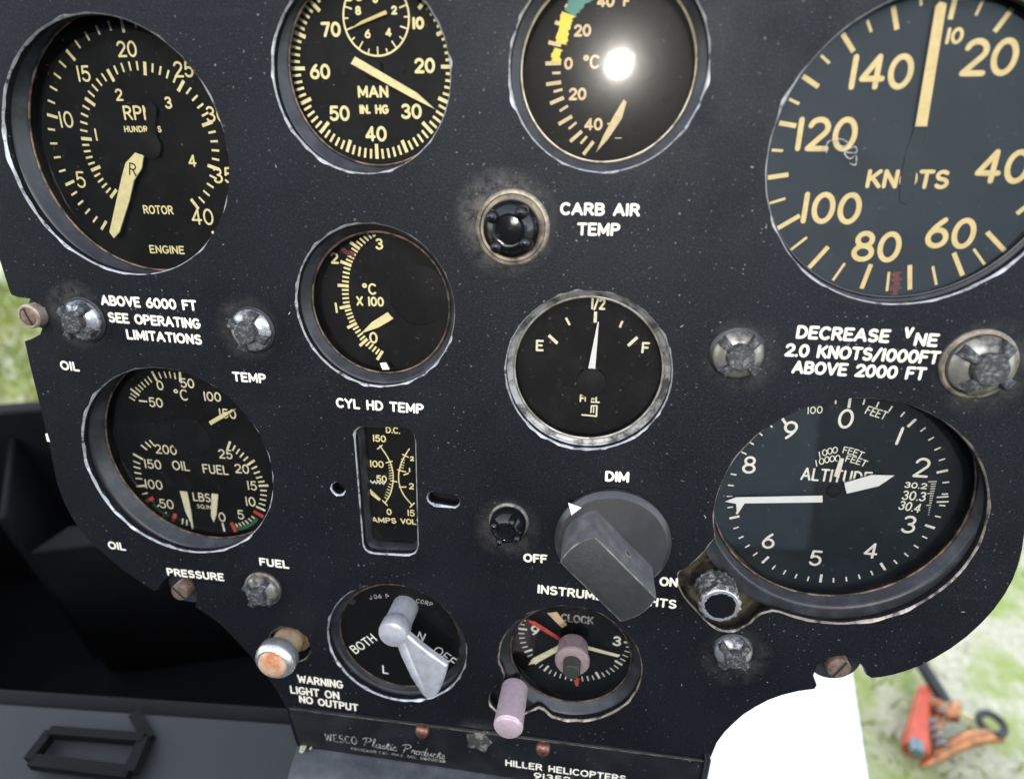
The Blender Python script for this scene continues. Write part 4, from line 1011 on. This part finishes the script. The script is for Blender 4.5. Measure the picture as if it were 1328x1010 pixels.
g.pointer([(638, 540), (672, 528), (664, 572), (650, 574)], -11.2, 'red', 'elapsed_mark', th=.2)
cc = (P(743.5, 834, -4)[0], P(743.5, 834, -4)[1])
st = g.t.part('reset_knob', MB().lathe([(.5, -3.0), (5.8, -2.9), (6.1, -2.3), (6.2, 3.6), (6.7, 4.0), (6.9, 4.8), (6.9, 6.0), (6.4, 6.8), (3.6, 6.9)], cc, 48), 'pink_dark')
g.t.part('hand_arbor', MB().lathe([(1.3, -14.9), (1.3, -4.4)], cc, 16), 'black'); g.t.part('push_stem', MB().lathe([(3.4, 5), (3.4, 11.4), (3.0, 12.1), (.01, 12.2)], cc, 32), 'steel_dark', st)
kc = (P(668, 890, 0)[0], P(668, 890, 0)[1])
mb = MB(); knurled(mb, kc, 5.4, .5, 20.5, 100, 26, .16, .3); g.t.part('knob_shaft', MB().lathe([(1.6, -8.8), (1.6, .6), (5, .6)], kc, 24), 'black'); mb.lathe([(5.3, 20.4), (5.2, 20.9), (4.8, 21.2), (.01, 21.2)], kc, 48)
g.t.part('setting_knob', mb, 'pink', ang=50, label='pale pink knurled winding knob')
lpe = ccw([P(x, y, -3.1)[:2] for x, y in CLOCK_EAR]); g.t.part('knob_ear', MB().prism(offset(lpe, 4), -9.6, -8.8), 'bezel')

# --- ignition switch
c, r = GA['mag']
sw = Thing('ignition_switch', 'round ignition switch with a silver lever pointing between L and OFF', 'switch', (c[0], c[1], -3))
sw.part('case_bezel', MB().lathe([(r + 5, -3.04), (r + .5, -3.04), (r - .6, -3.3), (r - 1.2, -4.2), (r - 2.2, -4.4), (r - 2.6, -4.7), (r - 3.4, -4.8)], c, 128), 'bezel')
sw.part('snap_ring', MB().torus(c, r - 2.0, .3, -4.7, 128).torus(c, r - 3.3, .32, -4.9, 128), 'bronze')
fd_ = sw.part('face_plate', MB().lathe([(.01, -5.2), (r - 3.4, -5.2), (r - 3.2, -4.9)], c, 96), 'dial')
Zm = lambda x, y, z=-5.2: P(300 + x / 3.906, 700 + y / 3.906, z)
mb = MB()
write_at(mb, 'BOTH', Zm(668, 525), 4.6, .55, -5.15, math.radians(40), .95)
write_at(mb, 'L', Zm(780, 655), 4.6, .55, -5.15); write_at(mb, 'N', Zm(962, 487), 4.6, .55, -5.15, math.radians(-20))
write_at(mb, 'OFF', Zm(1082, 588), 5.0, .5, -5.15, math.radians(-38))
sw.part('lettering', mb, 'ivory', fd_, ang=0)
mb = MB()
for ch_, x, y, a in (('J', 705, 290, 12), ('0', 730, 286, 10), ('6', 752, 284, 8), ('P', 790, 285, 4), ('/', 848, 290, 0), ('L', 868, 292, -2), ('K', 893, 298, -5), ('C', 945, 308, -8), ('0', 968, 313, -10), ('R', 990, 318, -12), ('P', 1012, 325, -14)):
    write_at(mb, ch_, Zm(x, y), 2.2, .28, -5.15, math.radians(a))
sw.part('maker_lettering', mb, 'white_dim', fd_, ang=0)
hc = (P(521, 797, 0)[0], P(521, 797, 0)[1])
lv = MB(); lv.lathe([(5.6, -5.15), (5.6, 5.5), (6.1, 6.2), (6.2, 10.6), (5.7, 12.0), (4.2, 12.7), (.01, 12.9)], hc, 48)
lever = sw.part('lever_hub', lv, 'alu')
Zb = lambda x, y, z: P(300 + x / 3.906, 700 + y / 3.906, z)[:2]
zt = 11.5
out = [(765, 470), (800, 525), (870, 545), (905, 650), (940, 745), (970, 792), (1003, 808), (1042, 788), (1075, 715), (1093, 648), (1080, 630), (985, 562), (905, 495), (880, 470), (850, 440)]
top = ccw([Zb(x, y, zt) for x, y in out])
bl_ = MB(); bl_.prism(smooth_loop(top, 3), 8.6, zt, 1.2, 4)
sw.part('lever_blade', bl_, 'alu', lever)
rg = MB(); rg.tube([(*Zb(850, 500, zt), zt - 1.6), (*Zb(885, 590, zt), zt - 1.1), (*Zb(930, 690, zt), zt - 1.1), (*Zb(968, 762, zt), zt - 1.4), (*Zb(985, 785, zt), zt - 2.0)], [2.4, 2.2, 2.0, 1.7, .8], 16); sw.part('lever_rib', rg, 'alu', lever)
sw.part('face_screw', MB().lathe([(1.6, -5.18), (1.6, -4.7), (.01, -4.6)], Zm(612, 308)[:2], 20), 'bezel', fd_)

# --- ammeter and voltmeter
ac = (sum(p[0] for p in AMP) / 4, sum(p[1] for p in AMP) / 4)
am = Thing('volt_ammeter', 'narrow upright ammeter and voltmeter window with two yellow curved scales', 'ammeter', (*ac, -3))
Za = lambda x, y, z=-8.2: P(400 + x / 4.208, 500 + y / 4.208, z)
am.part('case_bezel', (lambda mb: (mb.add([(x, y, -3.06) for x, y in offset(HOLES['amp'], 4)] + [(x, y, -3.06) for x, y in offset(HOLES['amp'], -.3)] + [(x, y, -4.4) for x, y in offset(HOLES['amp'], -1.2)] + [(x, y, -8.1) for x, y in offset(HOLES['amp'], -1.6)],
        [(k * len(HOLES['amp']) + i, k * len(HOLES['amp']) + (i + 1) % len(HOLES['amp']), (k + 1) * len(HOLES['amp']) + (i + 1) % len(HOLES['amp']), (k + 1) * len(HOLES['amp']) + i) for k in range(3) for i in range(len(HOLES['amp']))]), mb)[1])(MB()), 'bezel')
fr = MB(); n_h = len(HOLES['amp'])
fr.add([(x, y, -5.2) for x, y in offset(HOLES['amp'], -1.0)] + [(x, y, -5.4) for x, y in offset(HOLES['amp'], -1.3)] + [(x, y, -6.4) for x, y in offset(HOLES['amp'], -1.35)], [(k * n_h + i, k * n_h + (i + 1) % n_h, (k + 1) * n_h + (i + 1) % n_h, (k + 1) * n_h + i) for k in range(2) for i in range(n_h)])
am.part('window_gasket', fr, 'tanmetal', label='dusty tan gasket round the window')
dl = am.part('dial', MB().sheet(offset(HOLES['amp'], 6), -8.2), 'dial')
mk = MB(); 
arc1 = smooth_path([Za(390, 328)[:2], Za(432, 390)[:2], Za(458, 455)[:2], Za(462, 520)[:2], Za(447, 590)[:2], Za(418, 640)[:2]], 6)
arc2 = smooth_path([Za(550, 345)[:2], Za(512, 410)[:2], Za(493, 480)[:2], Za(497, 540)[:2], Za(520, 595)[:2], Za(565, 650)[:2]], 6)
mk.ribbon(arc1, .5, -8.17); mk.ribbon(arc2, .5, -8.17)
def tk(x0, y0, x1, y1, w): mk.ribbon([Za(x0, y0)[:2], Za(x1, y1)[:2]], w, -8.155)
for a in ((378, 345, 402, 325), (425, 420, 457, 412), (450, 518, 482, 524), (405, 626, 430, 652), (515, 375, 545, 390), (487, 458, 530, 470), (497, 553, 532, 552), (555, 662, 577, 640), (522, 486, 545, 478)): tk(*a, .55)
for k in range(6): tk(436 + 6 * math.sin(k / 6 * PI), 434 + k * 14.5, 455 + 6 * math.sin(k / 6 * PI), 430 + k * 14.5, .34)
for k in range(6): tk(458 - k * 5.0, 540 + k * 16, 440 - k * 5.0, 535 + k * 14.5, .34)
for k in range(4): tk(508 - k * 3.4, 400 + k * 15, 526 - k * 2.6, 406 + k * 14, .34)
for t, x, y, h in (('150', 387, 288, 38), ('100', 373, 427, 38), ('50', 399, 507, 36), ('0', 440, 688, 34), ('2', 562, 548, 34), ('15', 560, 694, 36), ('2', 565, 398, 26), ('1', 552, 460, 24)):
    p0, p1 = Za(x, y - h / 2), Za(x, y + h / 2); write_at(mk, t, Za(x, y), math.hypot(p0[0] - p1[0], p0[1] - p1[1]), .55, -8.16)
write_line(mk, 'AMPS', Za(345, 745), Za(482, 752), 2.6, .55, -8.16); write_line(mk, 'VOLTS', Za(503, 753), Za(645, 762), 2.6, .55, -8.16)
write_line(mk, 'D.C.', Za(422, 258), Za(502, 264), 2.8, .55, -8.16)
am.part('scale_marks', mk, 'yellow', dl, ang=0)
am.part('pointer', MB().prism(ccw([Za(300, 545, -7.4)[:2], Za(312, 540, -7.4)[:2], Za(395, 620, -7.4)[:2], Za(385, 628, -7.4)[:2], Za(345, 598, -7.4)[:2]]), -7.7, -7.4), 'yellow')
zz = MB(); zz.ribbon([Za(300 + 10 * k, 520 + (8 if k % 2 else -4) + k * .8, -7.9)[:2] for k in range(13)], .5, -7.9); am.part('hair_spring', zz, 'pointer_white', ang=0)
am.part('glass', MB().sheet(ccw(offset(HOLES['amp'], -1.5)), -6.2), 'glass', ang=0)

# dark boxes behind the two small holes
for nm, cpt, lab, w_ in (('mounting_hole_backing', sc_, 'dark backing behind the small round hole left of the ammeter', 6), ('slot_backing', ss_, 'dark backing behind the short slotted hole right of the ammeter', 9)):
    t_ = Thing(nm, lab, 'backing plate', (cpt[0], cpt[1], -3)); t_.part('backing', MB().prism(ccw([(cpt[0] - w_, cpt[1] - 6), (cpt[0] + w_, cpt[1] - 6), (cpt[0] + w_, cpt[1] + 6), (cpt[0] - w_, cpt[1] + 6)]), -8, -7), 'black')
    n_ = MB(); n_.lathe([(w_ + 1, -3.1), (w_, -7.0)], cpt, 32); t_.part('backing_rim', n_, 'black')

# ------------------------------------------------------------------ panel lamps (round caps with four lugs)
def lamp(px, py, rc, hgt, ringr, capm, lab, rot=0., bossm='boss', ringm='washer', kind='clear'):
    c = P(px, py, hgt * .75)[:2]
    t = Thing('panel_lamp', lab, 'panel lamp', (c[0], c[1], 0), 'round panel lamps on the instrument panel')
    t.part('washer', MB().lathe([(ringr, .02), (ringr, .9), (ringr - .5, 1.4), (ringr - 1.3, 1.5), (ringr - 1.6, .8), (rc - .4, .6)], c, 64), ringm)
    cap = MB(); cap.lathe([(rc, .5), (rc, hgt * .34), (rc * .94, hgt * .44), (rc * .78, hgt * .58), (rc * .56, hgt * .68), (rc * .5, hgt * .68), (.01, hgt * .68)] if kind == 'clear' else [(rc, .5), (rc, hgt * .45), (rc * .96, hgt * .58), (rc * .78, hgt * .86), (rc * .56, hgt * .96), (rc * .5, hgt * .94), (.01, hgt * .94)], c, 48)
    cp = t.part('cap', cap, capm)
    for k in range(4):
        a = rot + PI / 4 + k * PI / 2; u = (math.cos(a), math.sin(a)); lg = MB()
        if kind == 'clear':
            q0 = (c[0] + u[0] * rc * .50, c[1] + u[1] * rc * .50); q1 = (c[0] + u[0] * rc * .98, c[1] + u[1] * rc * .98)
            n = (-u[1], u[0]); w0, w1 = rc * .14, rc * .21
            lp = ccw([(q0[0] - n[0] * w0, q0[1] - n[1] * w0), (q1[0] - n[0] * w1, q1[1] - n[1] * w1), (q1[0] + n[0] * w1, q1[1] + n[1] * w1), (q0[0] + n[0] * w0, q0[1] + n[1] * w0)])
            v0 = len(lg.v); lg.prism(lp, hgt * .3, hgt * .99, rc * .07, 2)
            # outer end slopes down with the dome
            lg.v = [(x, y, z - max(0, math.hypot(x - c[0], y - c[1]) - rc * .6) * .40 if z > hgt * .5 else z) for x, y, z in lg.v]
        else:
            q = (c[0] + u[0] * rc * .72, c[1] + u[1] * rc * .72); r_ = rc * .22
            lg.lathe([(r_ * 1.15, hgt * .5), (r_, hgt * .98), (r_ * .8, hgt * 1.10), (r_ * .4, hgt * 1.16), (.01, hgt * 1.17)], q, 16)
        t.part('lug', lg, bossm if kind == 'clear' else capm, cp)
    if kind == 'clear':
        b_ = MB(); b_.lathe([(rc * .56, hgt * .7), (rc * .53, hgt * .98), (rc * .48, hgt * 1.04), (.01, hgt * 1.04)], c, 24); t.part('cap_centre', b_, bossm, cp)
    else:
        b_ = MB(); b_.lathe([(rc * .50, hgt * .9), (rc * .46, hgt * .985), (rc * .25, hgt * 1.01), (.01, hgt * 1.02)], c, 32); t.part('cap_centre', b_, capm, cp)
    return t
lamp(661, 298, 9.0, 9.5, 12.0, 'cap_black', 'shiny black lamp cap in a dusty ring left of the CARB AIR TEMP lettering', .15, kind='black')
lamp(657, 686, 6.8, 8.5, 7.6, 'cap_black', 'shiny black lamp cap left of the big grey dimmer knob', .3, kind='black', ringm='cap_tarn')
lamp(97, 418, 7.6, 7.0, 8.6, 'cap_worn', 'silver lamp cap with a torn rim above the upper OIL lettering', .1, ringm='bezel')
lamp(320, 431, 7.6, 6.4, 8.4, 'cap_worn', 'chipped silver lamp cap above the TEMP lettering right of the tachometer limits', .35, ringm='bezel')
lamp(960, 463, 8.0, 7.6, 8.8, 'cap_tarn', 'tarnished grey lamp cap left of the DECREASE lettering', .1, ringm='bezel')
lamp(1282, 479, 9.4, 8.0, 11.2, 'cap_tarn', 'largest grey lamp cap, at the right edge below the airspeed indicator', .2)
lamp(334, 772, 7.2, 6.6, 8.2, 'cap_tarn', 'dull brownish silver lamp cap below the right hand FUEL lettering', .2, ringm='washer')
lamp(953, 853, 7.0, 6.8, 7.6, 'cap_worn', 'flaking silver lamp cap below the altimeter setting knob', .1, ringm='bezel')

# ------------------------------------------------------------------ screws
def slotted(px, py, r, h, lab, m, rot, z0=-6., collar=None):
    c = P(px, py, h)[:2]
    t = Thing('slotted_screw', lab, 'screw', (c[0], c[1], z0), 'slotted screws in the panel edge notches')
    if collar: t.part('collar', MB().lathe([(r * 1.35, z0), (r * 1.35, h - .6), (r * 1.2, h), (r * 1.02, h), (r * 1.02, h - 1.0)], c, 40), collar)
    hd_ = MB(); hd_.lathe([(r, z0 - 8), (r, h - .7), (r * .93, h - .2), (r * .7, h), (.01, h + .05)], c, 40); ho = t.part('head', hd_, m)
    u = (math.cos(rot), math.sin(rot)); sl = MB(); sl.bar((c[0] - u[0] * r * .93, c[1] - u[1] * r * .93), (c[0] + u[0] * r * .93, c[1] + u[1] * r * .93), r * .24, r * .24, h - .5, h + .09); t.part('slot', sl, 'slot', ho)
    br = MB(); t.part('bracket', br.lathe([(r * 2.3, z0 - 1), (r * 2.3, z0), (r * .9, z0)], c, 32), 'housing')
slotted(36, 411, 3.4, 4, 'brown slotted screw with a pale collar in the left edge notch', 'screw', 1.9, -4.5, 'screw_pale')
slotted(232, 769, 4.0, 1, 'brown slotted screw in the notch below the PRESSURE lettering', 'screw', 2.3, -5)
slotted(1089, 868, 4.3, 1, 'dark brown slotted screw in the notch at the lower right edge', 'screw', 1.1, -5)
for x, y, lab in ((547, 949, 'coppery dome screw below the ignition switch on the maker plate edge'), (704, 972, 'coppery dome screw right of the pink clock knob on the maker plate edge')):
    c = P(x, y, 3)[:2]; t = Thing('dome_screw', lab, 'screw', (c[0], c[1], zp), 'coppery dome screws')
    ho = t.part('head', MB().lathe([(3.1, zp - .3), (3.1, zp + 1.2), (2.7, zp + 2.3), (1.7, zp + 3.0), (.01, zp + 3.2)], c, 32), 'copper')
    sl = MB(); sl.bar((c[0] - .4, c[1] - 2.4), (c[0] + .4, c[1] + .5), .8, .8, zp + 2.2, zp + 3.28); t.part('slot', sl, 'slot', ho)

# ------------------------------------------------------------------ dimmer knob
kc = P(794, 704, 3)[:2]
dk = Thing('dimmer_knob', 'large dull grey rotary knob with white pointer triangle below the DIM lettering', 'knob', (kc[0], kc[1], 0))
RS = 21.4
dk.part('skirt', MB().lathe([(RS - 1.5, .1), (RS, .8), (RS, 2.6), (RS - .5, 3.3), (RS - 1.7, 4.6), (RS - 2.4, 4.7), (.01, 4.8)], kc, 96), 'skirt')
zf = 22.5; tc_px = [(729, 732), (760, 702), (778, 702), (848, 772), (845, 786), (817, 800), (793, 793)]
th = math.atan2(*(lambda a, b: (b[1] - a[1], b[0] - a[0]))(P(778, 702, zf), P(848, 772, zf)))
u = Vector((math.cos(th), math.sin(th))); n = Vector((-u.y, u.x))
e1_ = Vector(P(778, 702, zf)[:2]); e2_ = Vector(P(729, 732, zf)[:2]); far = Vector(P(826, 799, zf)[:2]); near = Vector(P(741, 711, zf)[:2])
o0 = (e1_.dot(n) + e2_.dot(n)) / 2; hw = abs(e1_.dot(n) - e2_.dot(n)) / 2; cm = (far.dot(u) + near.dot(u)) / 2; RK = abs(far.dot(u) - near.dot(u)) / 2 + .2
bc = u * cm + n * o0
print('dimmer bar', kc, bc, hw, RK, math.degrees(th))
def barloop(hw, R, n_=16):
    a = math.asin(min(.98, hw / R)); lp = []
    for sg in (0, PI):
        for i in range(n_ + 1):
            t = sg - a + 2 * a * i / n_; v = bc + u * (R * math.cos(t)) + n * (R * math.sin(t)); lp.append((v.x, v.y))
    return ccw(lp)
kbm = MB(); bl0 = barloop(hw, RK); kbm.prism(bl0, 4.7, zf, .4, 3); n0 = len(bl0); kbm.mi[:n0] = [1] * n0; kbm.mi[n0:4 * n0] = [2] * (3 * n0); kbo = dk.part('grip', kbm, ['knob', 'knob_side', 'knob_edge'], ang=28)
tri = [P(737, 652, 4.9), P(754, 658, 4.9), P(741, 668, 4.9)]
dk.part('pointer_triangle', MB().prism(ccw([p_[:2] for p_ in tri]), 4.72, 4.95), 'pointer_white')
# set screw in the upper right flat of the grip
sp = bc + n * (hw if n.y > 0 else -hw) * 1.0 + u * 1.5
nn = n if n.y > 0 else -n
ssm = MB(); ssm.tube([(sp.x - nn.x * .3, sp.y - nn.y * .3, 12.5), (sp.x + nn.x * .06, sp.y + nn.y * .06, 12.5)], 1.7, 20); so = dk.part('set_screw', ssm, 'brass_pale', kbo)
ssm = MB(); ssm.tube([(sp.x, sp.y, 12.5), (sp.x + nn.x * .1, sp.y + nn.y * .1, 12.5)], .8, 16); dk.part('screw_socket', ssm, 'slot', kbo)

# ------------------------------------------------------------------ warning light
wc = P(372, 834, 0)[:2]
wt = Thing('warning_light', 'amber warning light in a chrome collar above the WARNING LIGHT ON lettering', 'warning light', (wc[0], wc[1], -6))
wt.part('socket', MB().lathe([(9.0, -9), (9.0, -5), (6.4, -4.4), (6.4, 7)], wc, 48), 'tanmetal')
cl_ = wt.part('collar', MB().lathe([(6.4, 4.5), (8.0, 5.2), (8.8, 6.4), (8.9, 10.0), (8.4, 11.4), (7.0, 12.6), (6.3, 12.5)], wc, 48), 'chrome')
wt.part('lens', MB().lathe([(6.4, 12.2), (5.7, 13.6), (4.0, 14.5), (2.0, 14.9), (.01, 15.0)], wc, 40), 'amber')
wt.part('socket_floor', MB().lathe([(.01, -8.5), (10.5, -8.5), (10.5, -3.1)], wc, 32), 'slot')

# ------------------------------------------------------------------ red battery clamp lying on the ground
CB = GZ + .03
cp_ = Thing('battery_clamp', 'red handled battery clamp with copper jaws and a black cable lying on the gravel', 'battery clamp', tuple(ground_hit(1230, 930, GZ)), frame=IDW, unit=1)
M['redgrip'] = mat('red_grip_sleeve', (.55, .075, .03), .5, 0, (.30, .05, .03), 45, .48, .66, 6); M['coppery'] = mat('copper_jaw', (.48, .20, .08), .35, .7, (.20, .09, .05), 55, .45, .62, 6)
M['rubber'] = mat('black_rubber', (.02, .02, .022), .5); M['teal'] = mat('blue_grey_steel', (.16, .22, .24), .4, .5); M['yel'] = mat('pale_yellow_cable_end', (.6, .52, .25), .5)
G_ = lambda x, y, u_=0.03: tuple(ground_hit(x, y, GZ + u_))
h1 = cp_.part('handle', MB().tube([G_(1199, 893), G_(1196, 912), G_(1193, 930), G_(1190, 950), G_(1188, 964, .035), G_(1187, 974, .036)], [.009, .0125, .014, .0165, .019, .0175], 18), 'redgrip', label='red sleeved handle')
cp_.part('handle_end', MB().tube([G_(1188, 962, .046), G_(1189, 977, .047)], .0105, 14), 'teal', h1)
cp_.part('handle', MB().tube([G_(1193, 994, .02), G_(1212, 983), G_(1232, 969), G_(1256, 958), G_(1280, 953), G_(1298, 957, .02)], [.004, .008, .0105, .012, .0115, .007], 12), 'coppery', label='bare copper handle')
cp_.part('jaw', MB().tube([G_(1199, 903), G_(1210, 912), G_(1222, 924), G_(1234, 926), G_(1241, 913)], [.008, .013, .016, .013, .007], 12), 'coppery')
cp_.part('jaw', MB().tube([G_(1211, 986), G_(1214, 962), G_(1214, 942), G_(1221, 926)], [.003, .006, .008, .008], 10), 'coppery')
bo_ = Vector(G_(1222, 922, .045)); cp_.part('pivot_bolt', MB().lathe([(.007, bo_.z - .02), (.007, bo_.z + .004), (.005, bo_.z + .007), (.0001, bo_.z + .007)], (bo_.x, bo_.y), 12), 'screw')
sp0 = Vector(G_(1206, 935, .035)); cp_.part('spring', MB().tube([(sp0.x + .009 * math.cos(t * .9), sp0.y - .0016 * t, sp0.z + .009 * math.sin(t * .9)) for t in range(30)], .0022, 8), 'teal')
cp_.part('cable', MB().tube([G_(1180, 820, .06), G_(1198, 866, .05), G_(1212, 888, .04), G_(1226, 910, .03)], .0105, 14), 'rubber')
cp_.part('strap', MB().tube([G_(1236, 920), G_(1258, 930), G_(1274, 936)], .0048, 10), 'yel')
rc_ = Vector(G_(1286, 938, .035)); tm = MB(); tm.torus((rc_.x, rc_.y), .017, .0055, rc_.z, 32, 10); cp_.part('cable_ring', tm, 'rubber')
bpy.context.view_layer.update()
